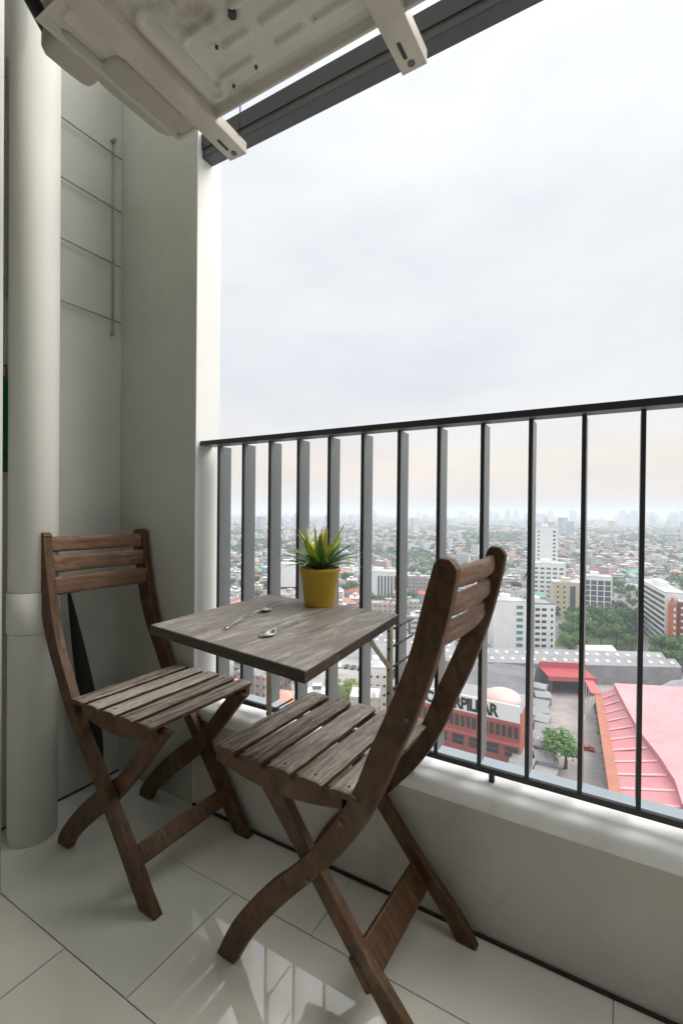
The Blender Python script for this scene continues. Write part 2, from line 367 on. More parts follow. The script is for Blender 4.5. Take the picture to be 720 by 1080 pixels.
# parapet with a slightly sagging, rounded ledge
for o in colm_parts: o.parent = colm; o.matrix_parent_inverse = Matrix.Translation(-Vector(colm.location))
par = empty('parapet_wall', (0, 1.15, 0)); tag(par, 'low grey parapet wall with a white ledge under the railing', 'parapet')
def split(o):
    """every separate piece of a mesh becomes an object of its own"""
    bm = bmesh.new(); bm.from_mesh(o.data); bm.verts.ensure_lookup_table(); seen = set(); isl = []
    for v in bm.verts:
        if v.index in seen: continue
        st = [v]; seen.add(v.index); cur = []
        while st:
            q = st.pop(); cur.append(q.index)
            for e in q.link_edges:
                w2 = e.other_vert(q)
                if w2.index not in seen: seen.add(w2.index); st.append(w2)
        isl.append(set(cur))
    outl = [o]; src = o.data
    for k, cur in enumerate(isl):
        b2 = bmesh.new(); b2.from_mesh(src); b2.verts.ensure_lookup_table()
        bmesh.ops.delete(b2, geom=[v for v in b2.verts if v.index not in cur], context='VERTS')
        me = bpy.data.meshes.new(o.name.split('.')[0]); b2.to_mesh(me); b2.free()
        for q in src.materials: me.materials.append(q)
        if k == 0: first = me
        else:
            c = o.copy(); c.data = me; COL.objects.link(c); outl.append(c)
    bm.free(); o.data = first; return outl
def part(o, p):
    o.parent = p; o.matrix_parent_inverse = Matrix.Translation(-Vector(p.location)) if p.rotation_euler.z == 0 else p.matrix_world.inverted(); return o
part(MB().lo(XC-.3, XR, YW+.004, 1.27, -3, .285).build('wall', 'parapet_paint'), par)
prof = [(YW+.003, .286), (YW-.004, .292), (YW-.006, .31), (YW-.001, .323), (YW+.012, .331), (YW+.06, .333), (1.20, .332), (1.20, .286)]
mb = MB(); n = 40
pr = [Vector((XC, y, z)) for y, z in prof]; rings = []
for i in range(n+1):
    x = XC+(XR-XC)*i/n
    rings.append([mb.bm.verts.new((x, y+(.0015*noise.noise((x*3, 5, 0)) if y < 1.1 else 0), z+(.002*noise.noise((x*2.5, y*9, 0)) if z > .3 else 0))) for y, z in prof])
for A, B in zip(rings, rings[1:]):
    for k in range(len(prof)):
        q = mb.bm.faces.new((A[k], B[k], B[(k+1) % len(prof)], A[(k+1) % len(prof)])); q.smooth = k < 5
for q in (rings[0], rings[-1]): mb.bm.faces.new(q)
part(mb.build('ledge', 'ledge_paint'), par)
part(MB().lo(XC, XR, 1.203, 1.262, .27, .325).build('outer_sill', 'outer_sill', bevel=.004), par)
part(MB().lo(XC, XR, YW-.004, YW+.003, .0005, .006).build('dark_joint', 'dark_joint'), par)
tag(MB().lo(XL, XL+.004, -.6, YW, .0005, .005).build('floor_joint', 'dark_joint'), kind='structure')
# back wall with sliding door (behind the camera, lights and mirrors the balcony)
bw = empty('door_wall', (0, -.6, 0)); tag(bw, 'pale wall with the glazed sliding door leading onto the balcony', 'wall')
part(MB().lo(XL, -.9, -.7, -.6, 0, 2.75).lo(1.3, XR, -.7, -.6, 0, 2.75).lo(-.9, 1.3, -.7, -.6, 2.2, 2.75).build('wall', 'wall_paint'), bw)
d_ = part(MB().lo(-.9, -.84, -.68, -.62, 0, 2.2).lo(1.24, 1.3, -.68, -.62, 0, 2.2).lo(.17, .23, -.68, -.62, .05, 2.15).lo(-.84, 1.24, -.68, -.62, 2.15, 2.2).lo(-.84, 1.24, -.68, -.62, 0, .05).build('door_frame', 'rail_metal'), bw)
part(MB().lo(-.84, 1.24, -.655, -.645, .05, 2.15).build('door_pane', 'door_glass'), bw)

# railing
rail = empty('balcony_railing', (0, 1.135, .33)); tag(rail, 'dark metal balcony railing of upright flat bars with a slim top rail', 'railing')
YR = 1.135
part(MB().lo(XC+.001, XR, YR-.034, YR+.018, 1.186, 1.2).build('top_rail', 'rail_metal', bevel=.0015), rail)
part(MB().lo(XC+.001, XR, YR-.0355, YR-.0335, 1.185, 1.2005).build('top_rail_face', 'rail_edge'), rail)  # inward face of the top rail, its shade put into the colour
part(MB().lo(XC+.03, XR, YR-.006, YR+.006, .352, .366).build('bottom_rail', 'rail_edge', bevel=.0015), rail)
fin0 = None
for k in range(32):
    x = -1.152+.1083*k
    if x > XR-.03: break
    if fin0 is None:
        fin0 = MB().lo(-.0045, .0045, -.000, .052, .37, 1.185).build('bar', 'rail_metal', bevel=.001)
        e0 = MB().lo(-.0046, .0046, -.0035, .0004, .366, 1.185).build('bar_edge_shaded', 'rail_edge')  # bar's inward edge, coloured darker to stand in for shade
        fo, eo = fin0, e0
    else:
        fo = fin0.copy(); COL.objects.link(fo); eo = e0.copy(); COL.objects.link(eo)
    fo.location = (x, 0, -.33); fo.parent = rail; eo.parent = fo; eo.location = (0, 0, 0)
for k in (2, 8, 14, 20, 26):
    x = -1.152+.1083*k+.03
    part(MB().lo(x-.006, x+.006, YR-.004, YR+.008, .326, .352).build('foot', 'rail_edge'), rail)

# overhead steel beam
bmn = empty('overhead_beam', (0, 1.12, 2.18)); tag(bmn, 'dark grey steel beam crossing high above the railing', 'beam')
part(MB().lo(XC, XR, 1.10, 1.145, 2.132, 2.214).build('beam', 'beam_metal', bevel=.003), bmn)
part(MB().lo(XC, XR, 1.0965, 1.0995, 2.160, 2.210).build('channel_lip', 'rail_edge'), bmn)

# drain pipes
def pipe(name, x, y, rad, label, collars):
    e = empty(name, (x, y, 0)); tag(e, label, 'pipe', None)
    MB().tube([(0, 0, .001), (0, 0, 2.75)], rad, 40).build('pipe', 'pipe_paint', e)
    for z0, z1 in collars:
        m_ = MB(); m_.lathe([(rad+.0002, z0-.002), (rad+.0035, z0), (rad+.0035, z1), (rad+.0002, z1+.002)], seg=40); m_.build('collar', 'pipe_paint', e)
        for zz in (z0-.0035, z1+.0015): MB().lathe([(rad+.0001, zz), (rad+.0012, zz), (rad+.0012, zz+.002), (rad+.0001, zz+.002)], seg=40).build('collar_groove', 'rod_grey', e)
    return e
pipe('drain_pipe', -1.502, .737, .0634, 'thick white drainpipe with a coupling running from floor to ceiling behind the left chair', [(.612, .727)])
pipe('drain_pipe', -1.362, .528, .060, 'white pipe at the very left edge of the photo, only a sliver showing', [])
# green thing hung on the wall between the pipes
m_ = MB(); Z = [1.365, 1.36, 1.29, 1.22, 1.17, 1.13, 1.08]; W = [.004, .05, .055, .058, .06, .045, .012]; D_ = [.01, .014, .02, .024, .026, .02, .01]; rg = []
for z, w_, d in zip(Z, W, D_):
    rg.append([m_.bm.verts.new((XL+.014+.4*d*math.cos(t)*(1+.15*math.sin(5*t)), .70+w_*math.sin(t), z)) for t in [2*math.pi*k/24 for k in range(24)]])
for A, B in zip(rg, rg[1:]):
    for k in range(24): q = m_.bm.faces.new((A[k], A[(k+1) % 24], B[(k+1) % 24], B[k])); q.smooth = True
m_.bm.faces.new(rg[0]); m_.bm.faces.new(rg[-1])
ge = empty('hanging_bag', (XL, .7, 1.40)); tag(ge, 'dark green bag hanging on the wall in the gap left of the thick drainpipe', 'bag')
part(m_.build('bag', 'green_plastic'), ge)
part(MB().tube([(XL+.001, .70, 1.40), (XL+.014, .70, 1.40), (XL+.014, .70, 1.36)], .0025, 8).build('hook', 'bolt_metal'), ge)
# wire rack on the left wall
rk = empty('wall_rack', (XL, .95, 1.95)); tag(rk, 'thin wire drying rack of level rods fixed high on the left end wall', 'rack')
part(MB().tube([(XL+.012, 1.042, 1.60), (XL+.012, 1.042, 2.31)], .0028, 8).build('upright', 'rod_grey'), rk)
part(MB().tube([(XL+.012, .70, 1.60), (XL+.012, .70, 2.31)], .0045, 8).build('upright', 'rod_grey'), rk)
for z in (1.655, 1.858, 2.057, 2.25):
    part(MB().tube([(XL+.012, .66, z), (XL+.012, 1.07, z)], .0026, 8).build('rod', 'rod_grey'), rk)
split(part(MB().tube([(XL+.0, 1.042, 2.30), (XL+.020, 1.042, 2.30)], .007, 12).tube([(XL, 1.042, 1.605), (XL+.020, 1.042, 1.605)], .006, 12).build('wall_plug', 'rod_grey'), rk))

# ------------------------------------------------------------------ folding chairs
def outline(L_, R_, n=4):
    A = spline([(x, 0, z) for x, z in L_], n); B = spline([(x, 0, z) for x, z in R_], n)
    return A+B[::-1]
def slat_mesh(mb, x0, x1, y0, y1, z, th, seed, mi=0, curve=None, rag=.0016, nx=8, ny=30, vert=False):
    """a worn board with ragged edges: grid top and bottom; x0..x1 is its width, y its length"""
    def P(i, j, s):
        tx = i/nx; y = y0+(y1-y0)*j/ny
        l = x0+rag*noise.noise((seed, y*34, 1))*1.6; rr_ = x1+rag*noise.noise((seed+9, y*34, 2))*1.6
        if j in (0, ny): l += .0016; rr_ -= .0016; y += (.0012 if j == 0 else -.0012)*0
        x = l+(rr_-l)*tx
        e = .0036*(abs(tx*2-1)**5)
        zz = (z-e+.0007*noise.noise((x*60, y*22, seed))) if s else z-th
        if vert:
            off = curve(j/ny) if curve else 0
            return (zz-z+off, y, x)
        return (x, y, zz)
    T = [[mb.bm.verts.new(P(i, j, 1)) for j in range(ny+1)] for i in range(nx+1)]
    B = [[mb.bm.verts.new(P(i, j, 0)) for j in range(ny+1)] for i in range(nx+1)]
    for i in range(nx):
        for j in range(ny):
            q = mb.bm.faces.new((T[i][j], T[i+1][j], T[i+1][j+1], T[i][j+1])); q.smooth = True; q.material_index = mi
            mb.bm.faces.new((B[i][j], B[i][j+1], B[i+1][j+1], B[i+1][j])).material_index = 2*(not vert)
    for j in range(ny):
        for q in (mb.bm.faces.new((T[0][j], T[0][j+1], B[0][j+1], B[0][j])), mb.bm.faces.new((T[nx][j+1], T[nx][j], B[nx][j], B[nx][j+1]))): q.material_index = 2*(not vert)
    for i in range(nx):
        for q in (mb.bm.faces.new((T[i+1][0], T[i][0], B[i][0], B[i+1][0])), mb.bm.faces.new((T[i][ny], T[i+1][ny], B[i+1][ny], B[i][ny]))): q.material_index = 2*(not vert)

def chair(name, label, loc, yaw, width, AL, AR, BL, BR, sx0, sx1, zs, backx, stretch, d, top_c, top_r):
    """local x = depth axis, y = across (0 = outer face of the near side). d = +1 back towards +x, -1 back towards -x"""
    e = empty(name, loc, R(yaw)); tag(e, label, 'chair', 'folding wooden chairs at the small table')
    th = .024
    for y in (0, width-th):
        MB().prism([(x, y, z) for x, _, z in outline(AL, AR)], (0, th, 0)).build('back_post', 'frame_wood', e, bevel=.004)
    for y in (th+.003, width-2*th-.003):
        MB().prism([(x, y, z) for x, _, z in outline(BL, BR)], (0, th-.002, 0)).build('leg', 'frame_wood', e, bevel=.0035)
    # seat rails, flush with the slat ends, bowed below
    lo, hi = (sx0+.004, min(sx1, .292)) if d > 0 else (max(sx1, -.292), sx0-.004)
    for y in (.0005, width-.0205):
        pts = []
        for i in range(15):
            t = i/14; pts.append((lo+(hi-lo)*t, y, zs-.036-.020*math.sin(math.pi*t)))
        pts += [(hi, y, zs-.0135), (lo, y, zs-.0135)]
        MB().prism(pts, (0, .020, 0)).build('seat_rail', 'frame_wood', e, bevel=.002)
    m_ = MB(); n = 5; gap = .0150; W = (sx1-sx0)
    pitch = (W+gap)/n if W > 0 else (W-gap)/n
    for i in range(n):
        a0 = sx0+pitch*i; a1 = a0+pitch-(gap if W > 0 else -gap)
        slat_mesh(m_, min(a0, a1), max(a0, a1), -.004, width+.004, zs, .012, i*3.7+(d*5.1), mi=(1 if (i in ((2, 3) if d < 0 else (2, 3, 4))) else 0))
    st = m_.build('seat', ['slat_wood', 'slat_pale', 'frame_wood'], e)
    # screws on the slat ends
    m_ = MB()
    for i in range(n):
        a0 = sx0+pitch*(i+.42)
        for y in (.018, width-.018):
            m_.lathe([(.0001, .0008), (.0028, .0008), (.0034, -.001)], (a0, y, zs), 10)
    split(m_.build('screw', 'black_metal', st))
    bk = empty('backrest', (0, 0, 0)); bk.parent = e
    bl = None
    for i, (za, zb, xb) in enumerate(backx):
        m_ = MB(); c = lambda t, xb=xb: xb+d*.012*math.sin(math.pi*t)
        slat_mesh(m_, za, zb, th-.004, width-th+.004, 0, .014, 40+i, curve=c, rag=.0005, vert=True)
        m_.build('back_slat', 'back_wood', bk)
    # stretcher board
    (s0, z0), (s1, z1), tk = stretch
    q = Vector((s1-s0, 0, z1-z0)).normalized(); nn = Vector((q.z, 0, -q.x))*tk
    MB().prism([(s0, th, z0), (s1, th, z1), (s1+nn.x, th, z1+nn.z), (s0+nn.x, th, z0+nn.z)], (0, width-2*th, 0)).build('stretcher', 'frame_wood', e, bevel=.003)
    # pivot bolts
    m_ = MB()
    for (x, z) in top_c:
        for y0, y1 in ((-.0025, .001), (width-.001, width+.0025)):
            m_.tube([(x, y0, z), (x, y1, z)], .0048, 12)
    split(m_.build('bolt', 'bolt_metal', e))
    return e
# right chair: near post face on Y=.742, back towards +X
AL = [(-.027, .001), (.012, .078), (.061, .148), (.118, .214), (.181, .276), (.254, .366), (.312, .462), (.348, .552), (.377, .618), (.418, .722), (.442, .814), (.459, .875), (.464, .889), (.472, .897)]
AR = [(.025, .001), (.062, .065), (.116, .138), (.17, .203), (.229, .268), (.306, .36), (.362, .455), (.398, .541), (.431, .618), (.463, .708), (.486, .793), (.501, .868), (.499, .884), (.490, .895)]
BL = [(-.012, .434), (.05, .408), (.167, .282), (.29, .142), (.37, .055), (.413, .001)]
BR = [(.032, .438), (.097, .425), (.205, .292), (.33, .148), (.415, .062), (.458, .001)]
chair('folding_chair', 'larger nearer wooden folding chair on the right, back turned to the camera', (-.725, .742, 0), -1, .356, AL, AR, BL, BR,
      -.036, .325, .460, [(.840, .877, .481), (.790, .826, .472), (.738, .775, .461)], ((.300, .128), (.335, .088), .016)[:0] or ((.305, .140), (.345, .092), .016), 1, [(.291, .40), (.215, .262), (.418, .62)], 0)
# left chair: near post face on Y=.734, back towards -X
AL = [(-.533, .868), (-.508, .733), (-.471, .606), (-.416, .503), (-.353, .397), (-.274, .304), (-.202, .212), (-.125, .110), (-.082, .048), (-.045, .001)]
AR = [(-.487, .872), (-.458, .723), (-.419, .595), (-.366, .498), (-.300, .394), (-.223, .300), (-.148, .208), (-.070, .112), (-.030, .052), (.010, .001)]
AL = [(-.520, .903), (-.531, .893)]+AL; AR = [(-.500, .905), (-.482, .895)]+[(x+.006, z) for x, z in AR[:4]]+AR[4:]
BL = [(-.456, .001), (-.44, .04), (-.36, .130), (-.245, .228), (-.16, .292), (-.075, .395), (-.030, .436)]
BR = [(-.400, .001), (-.375, .038), (-.300, .108), (-.195, .196), (-.105, .290), (-.01, .402), (.020, .436)]
chair('folding_chair', 'smaller wooden folding chair on the left beside the drainpipe, seat turned to the table', (-.945, .726, 0), 0, .346, AL, AR, BL, BR,
      -.004, -.335, .458, [(.844, .889, -.486), (.784, .834, -.473), (.720, .773, -.459)], ((-.098, .124), (-.070, .086), -.016), -1, [(-.325, .42), (-.20, .25)], 0)
ch = [o for o in bpy.data.objects if o.name.startswith('folding_chair')][-1]
st_ = MB().lo(-.4868, -.4855, .192, .205, .792, .807).build('sticker', 'pot_pale'); st_.parent = [c for c in bpy.data.objects if c.parent == ch and c.name.startswith('backrest')][0]
# closed black parasol leaning behind the left chair
um = empty('closed_parasol', (-1.52, 1.0, 0)); tag(um, 'closed black parasol leaning against the wall behind the left chair', 'parasol')
A_, B_ = Vector((-1.525, .975, .0)), Vector((-1.548, .86, .735))
L = B_-A_
part(MB().tube([A_+L*t for t in (.12, .2, .32, .5, .7, .86, .95)], [.012, .022, .028, .026, .019, .010, .005], 10).build('canopy', 'black_cloth'), um)
part(MB().tube([A_, A_+L*.14], .007, 8).build('shaft', 'black_metal'), um)
part(MB().tube([A_+L*.94, B_], .004, 8).build('tip', 'black_metal'), um)

# ------------------------------------------------------------------ table hung on the railing
tb = empty('balcony_table', (-.62, .8, 0)); tag(tb, 'small square weathered wooden table between the two chairs, fixed at the railing', 'table')
Q = [(-.812, .617), (-.391, .556), (-.432, .978), (-.840, 1.016)]
part(MB().prism([(x, y, .7245) for x, y in Q], (0, 0, .0155)).build('tabletop', 'table_wood', bevel=.0015), tb)
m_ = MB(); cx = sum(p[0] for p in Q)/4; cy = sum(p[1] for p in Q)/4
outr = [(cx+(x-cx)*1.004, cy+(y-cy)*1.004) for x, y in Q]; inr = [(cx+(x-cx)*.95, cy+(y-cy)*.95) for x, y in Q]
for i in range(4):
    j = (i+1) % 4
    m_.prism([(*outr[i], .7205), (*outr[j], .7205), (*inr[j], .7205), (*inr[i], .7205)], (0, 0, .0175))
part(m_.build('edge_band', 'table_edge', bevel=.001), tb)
for x, y, zb in ((-.845, 1.03, .395), (-.462, 1.002, .44)):
    p = part(MB().tube([(x, y, zb), (x, y, .7205)], .0075, 14).build('pole', 'pole_metal'), tb)
    m_ = MB()
    for z in (.694, .652, .603, .548, .405):
        if z > zb: m_.tube([(x, y-.011, z), (x, 1.14, z)], .0028, 8)
    for c2 in split(part(m_.build('clip', 'black_metal'), tb)): pass
    xi = x+.022 if x > -.6 else x+.02
    part(MB().tube([(xi, y-.16, .7195), (x, y-.004, .607)], .0055, 10).build('brace', 'pole_metal'), tb)
# spoons
def spoon(tail, bowl, label, bl=.036, bw=.0135):
    t0, t1 = Vector((*tail, .741)), Vector((*bowl, .741)); d = (t1-t0); Ln = d.length; d.normalize(); s = Vector((-d.y, d.x, 0))
    m_ = MB(); n = 22; rows_ = []
    for i in range(n+1):
        t = i/n; q = t*Ln
        if q < Ln-bl: wdt = .0036-.0014*min(1, (q/(Ln-bl))*1.1) if q > .006 else .0026; k = 0
        else:
            v = (q-(Ln-bl))/bl; wdt = max(.0022*(1-v), bw*math.sin(math.pi*min(1, max(.06, v**.8)))**.7); k = math.sin(math.pi*v)
            if i == n: wdt = .002
        z = .004+.006*math.sin(math.pi*min(1, t*1.0))*(1-k)
        rows_.append([m_.bm.verts.new(t0+d*q+s*(wdt*e)+Vector((0, 0, z-(.0035*k if abs(e) < .9 else -.0015*k)))) for e in (-1, -.5, 0, .5, 1)])
    for A, B in zip(rows_, rows_[1:]):
        for k in range(4): m_.bm.faces.new((A[k], A[k+1], B[k+1], B[k])).smooth = True
    o = m_.build('spoon', 'steel'); so_ = o.modifiers.new('s', 'SOLIDIFY'); so_.thickness = .0012
    tag(o, label, 'spoon', 'spoons on the small table'); return o
spoon((-.652, .660), (-.706, .860), 'longer steel spoon on the table, farther from the table front, towards the pillar', .044, .014)
spoon((-.571, .790), (-.556, .655), 'shorter steel spoon on the table, nearer the front edge', .040, .0145)
# pot plant
pp = empty('potted_plant', (-.637, .966, .7402)); tag(pp, 'bright yellow pot with a spiky yellow green bromeliad on the table', 'plant')
MB().lathe([(.0001, .0), (.0365, .0), (.0375, .003), (.0475, .082), (.0498, .084), (.0502, .0925), (.0475, .0935), (.0455, .086), (.0001, .084)], seg=48).build('pot', 'pot_yellow', pp)
MB().lathe([(.0001, .0865), (.03, .0862), (.0452, .0848)], seg=24).build('soil', 'soil', pp)
def leaf(m_, az, ln, w0, rise, droop, mi, z0=.086, r0=.008):
    n = 9; rr_ = []
    d = Vector((math.cos(az), math.sin(az), 0)); s = Vector((-d.y, d.x, 0))
    for i in range(n+1):
        t = i/n; x = r0+ln*math.cos(rise)*t; z = z0+ln*math.sin(rise)*t-droop*t*t
        w_ = w0*(1-t)**.55*(.65+.6*math.sin(math.pi*min(1, t*1.1+.1)))+.0003
        c = d*x+Vector((0, 0, z)); rr_.append([m_.bm.verts.new(c+s*w_*e+Vector((0, 0, .35*w_*abs(e)))) for e in (-1, 0, 1)])
    for A, B in zip(rr_, rr_[1:]):
        for k in range(2): q = m_.bm.faces.new((A[k], A[k+1], B[k+1], B[k])); q.smooth = True; q.material_index = mi
m_ = MB()
for i in range(26):
    leaf(m_, i*2.4+random.uniform(-.2, .2), random.uniform(.125, .165), .0080, R(random.uniform(26, 50)), random.uniform(.03, .065), 1)
for i in range(20):
    leaf(m_, i*2.4+.7, random.uniform(.110, .145), .0108, R(random.uniform(46, 68)), random.uniform(.010, .03), 0 if i % 3 else 1)
for i in range(7):
    leaf(m_, i*2.4+.3+random.uniform(-.3, .3), random.uniform(.105, .120), .0075, R(random.uniform(66, 82)), .002, 2 if i % 3 == 0 else 0)
for az, ln in ((3.3, .16), (3.75, .15), (.1, .13), (-.4, .12)):
    leaf(m_, az, ln, .003, R(38), .05, 1)
m_.build('leaves', ['leaf_yellow', 'leaf_green', 'leaf_orange'], pp, recalc=False)

# ------------------------------------------------------------------ air conditioner hung overhead
ac = empty('air_conditioner', (-.66, .68, 1.94)); tag(ac, 'underside of a beige air conditioner outdoor unit hung overhead on two brackets', 'air conditioner')
X0, X1, Y0, Y1 = -1.005, -.22, .49, .838
NX, NY = 210, 100
ribs = []
for j, y in enumerate((.56, .615, .67, .725, .775)):
    x = -.745+(j % 2)*.05
    while x < -.28:
        rl = (.040, .028, .048)[(j+int((x+2)*13)) % 3]
        if math.hypot(x+.667, y-.683) > .05: ribs.append((x, y, rl, .0105))
        x += 2*rl+.055
def hgt(x, y):
    h = 0
    # rim folded down
    e = min(x-X0, X1-x, y-Y0, Y1-y)
    if e < .010: h -= .012
    elif e < .03: h += .004
    for rx, ry, rl, rw in ribs:
        dx = max(0, abs(x-rx)-rl); dd = math.hypot(dx, y-ry)
        if dd < rw: h -= .0078*(1-(dd/rw)**3)
    # big oval embossing near the first bracket
    dx = max(0, abs(y-.70)-.085); dd = math.hypot(dx, x+.82)
    if dd < .036: h -= .009*min(1, (.036-dd)/.007)
    if dd < .017: h += .005*min(1, (.017-dd)/.005)
    dd = math.hypot(x+.667, y-.683)
    if dd < .014: h += .002
    return h
m_ = MB(); vv = [[m_.bm.verts.new((X0+(X1-X0)*i/NX, Y0+(Y1-Y0)*j/NY, 1.945+hgt(X0+(X1-X0)*i/NX, Y0+(Y1-Y0)*j/NY))) for j in range(NY+1)] for i in range(NX+1)]
for i in range(NX):
    for j in range(NY): m_.bm.faces.new((vv[i][j], vv[i][j+1], vv[i+1][j+1], vv[i+1][j])).smooth = True
bp_ = part(m_.build('base_pan', 'ac_metal', recalc=False), ac)
h1 = MB()
for x, y, rr_ in ((-.667, .683, .0085), (-.742, .715, .0032), (-.70, .79, .003), (-.775, .80, .003), (-.53, .77, .003), (-.60, .60, .0045)):
    h1.tube([(x, y, 1.9395+.0), (x, y, 1.95)], rr_, 18)
split(part(h1.build('drain_hole', 'black_metal'), ac))
part(MB().lo(X0+.006, X1-.006, Y0+.006, Y1-.006, 1.957, 2.48).build('casing', 'ac_plastic', bevel=.012, seg=3), ac)
def lobe(c, s, name, m):
    m_ = MB(); bmesh.ops.create_uvsphere(m_.bm, u_segments=28, v_segments=16, radius=1)
    for v in m_.bm.verts:
        p = v.co; k = 6
        q = (abs(p.x)**k+abs(p.y)**k+abs(p.z)**k)**(1/k); v.co = Vector((c[0]+p.x/q*s[0], c[1]+p.y/q*s[1], c[2]+p.z/q*s[2]))
    for q in m_.bm.faces: q.smooth = True
    return part(m_.build(name, m), ac)
lobe((-1.030, .585, 1.962), (.045, .055, .026), 'side_grip', 'ac_plastic')
lobe((-.985, .722, 1.952), (.052, .105, .016), 'side_cover', 'ac_plastic')
lobe((-.955, .815, 1.948), (.036, .030, .012), 'valve_cover', 'ac_plastic')
part(MB().tube([(-1.09, .50, 2.3), (-1.09, .50, 2.08), (-1.07, .55, 2.0), (-1.02, .56, 1.99)], .018, 12).build('pipe_insulation', 'black_metal'), ac)
for xb, yaw, lab in ((-.897, 2.0, 'beige steel bracket under the left end of the air conditioner'), (-.392, -1.0, 'beige slotted steel bracket under the right part of the air conditioner')):
    e = empty('support_bracket', (xb, .945, 1.92), R(yaw)); tag(e, lab, 'bracket', 'brackets carrying the air conditioner')
    m_ = MB()   # channel: bottom flange + right web + short left lip, front end cut square
    m_.lo(-.028, .028, -.62, 0, 0, .003)
    m_.lo(.0245, .028, -.62, 0, .0032, .030).lo(-.028, -.0245, -.62, 0, .0032, .030)
    m_.build('arm', 'ac_bracket', e, bevel=.0008)
    m_ = MB()
    for y in (-.052, -.49):
        m_.prism([(-.006+.0045*math.cos(t)+.0, y+(.016 if math.sin(t) > 0 else -.016)+.0045*math.sin(t), -.0006) for t in [2*math.pi*i/16 for i in range(16)]], (0, 0, .0004))
    split(m_.build('slot', 'black_metal', e))
    m_ = MB().tube([(0, -.018, -.0015), (0, -.018, .0)], .008, 14); m_.build('bolt', 'bolt_metal', e)
    MB().lo(-.02, .02, -.66, -.62, 0, .83).build('hanger', 'ac_bracket', e)
    if yaw > 0: MB().tube([(.030, -.03, .028), (.031, -.028, .15)], .0018, 6).build('wire', 'black_metal', e)

ORD = ['first', 'second', 'third', 'fourth', 'fifth', 'sixth', 'seventh', 'eighth', 'ninth', 'tenth', 'eleventh', 'twelfth']
def ordn(i):
    i += 1
    if i <= 12: return ORD[i-1]
    return str(i)+({1: 'st', 2: 'nd', 3: 'rd'}.get(i % 10, 'th') if i % 100 not in (11, 12, 13) else 'th')
def word(i, tail): return ordn(i)+' '+tail
# ================================================================== CITY
G = -70.0
# ground and haze
m_ = MB(); K = 96; ring = []
for rr_ in (0, 60, 200, 600, 2000, 6000, 11500):
    ring.append([m_.bm.verts.new((rr_*math.cos(2*math.pi*k/K), rr_*math.sin(2*math.pi*k/K), G)) for k in range(K)] if rr_ else None)
c0 = m_.bm.verts.new((0, 0, G))
for k in range(K): m_.bm.faces.new((c0, ring[1][k], ring[1][(k+1) % K]))
for A, B in zip(ring[1:], ring[2:]):
    for k in range(K): m_.bm.faces.new((A[k], B[k], B[(k+1) % K], A[(k+1) % K]))
tag(m_.build('ground', 'asphalt'), kind='structure')
def sheet(name, pts, z, m):
    return tag(MB_face(pts, z).build(name, m), kind='structure')
def MB_face(pts, z):
    m_ = MB(); m_.face([(x, y, z) for x, y in pts]); return m_
sheet('concrete_road', [(-25.5, 203), (-10, 206), (-6.2, 187), (-2.6, 140), (-1, 118), (-14, 118), (-15, 150), (-23, 172)], G+.12, 'concrete_lane')
sheet('yard', [(-62, 134), (-14.5, 118), (-15, 150), (-23, 172), (-26, 203), (-66, 205)], G+.06, 'yard')
sheet('grass_ground', [(-30, 272), (6, 272), (14, 345), (-30, 345)], G+.06, 'grass_ground')
sheet('road', [(-190, 150), (-60, 176), (-60, 186), (-190, 160)], G+.10, 'concrete_lane')
sheet('lawn', [(-104, 140), (-78, 140), (-78, 170), (-104, 164)], G+.08, 'grass_ground')

hz = MB().lo(-12500, 12500, -600, 12500, G-1, 60).build('haze', 'white_wall'); tag(hz, kind='stuff')
hm = bpy.data.materials.new('haze'); hm.use_nodes = True; t = hm.node_tree; t.nodes.clear()
ho = t.nodes.new('ShaderNodeOutputMaterial'); hv = t.nodes.new('ShaderNodeVolumePrincipled')
hv.inputs['Color'].default_value = (.84, .91, 1.0, 1); hv.inputs['Density'].default_value = .00034; hv.inputs['Anisotropy'].default_value = .1
t.links.new(hv.outputs[0], ho.inputs['Volume']); hz.data.materials.clear(); hz.data.materials.append(hm)

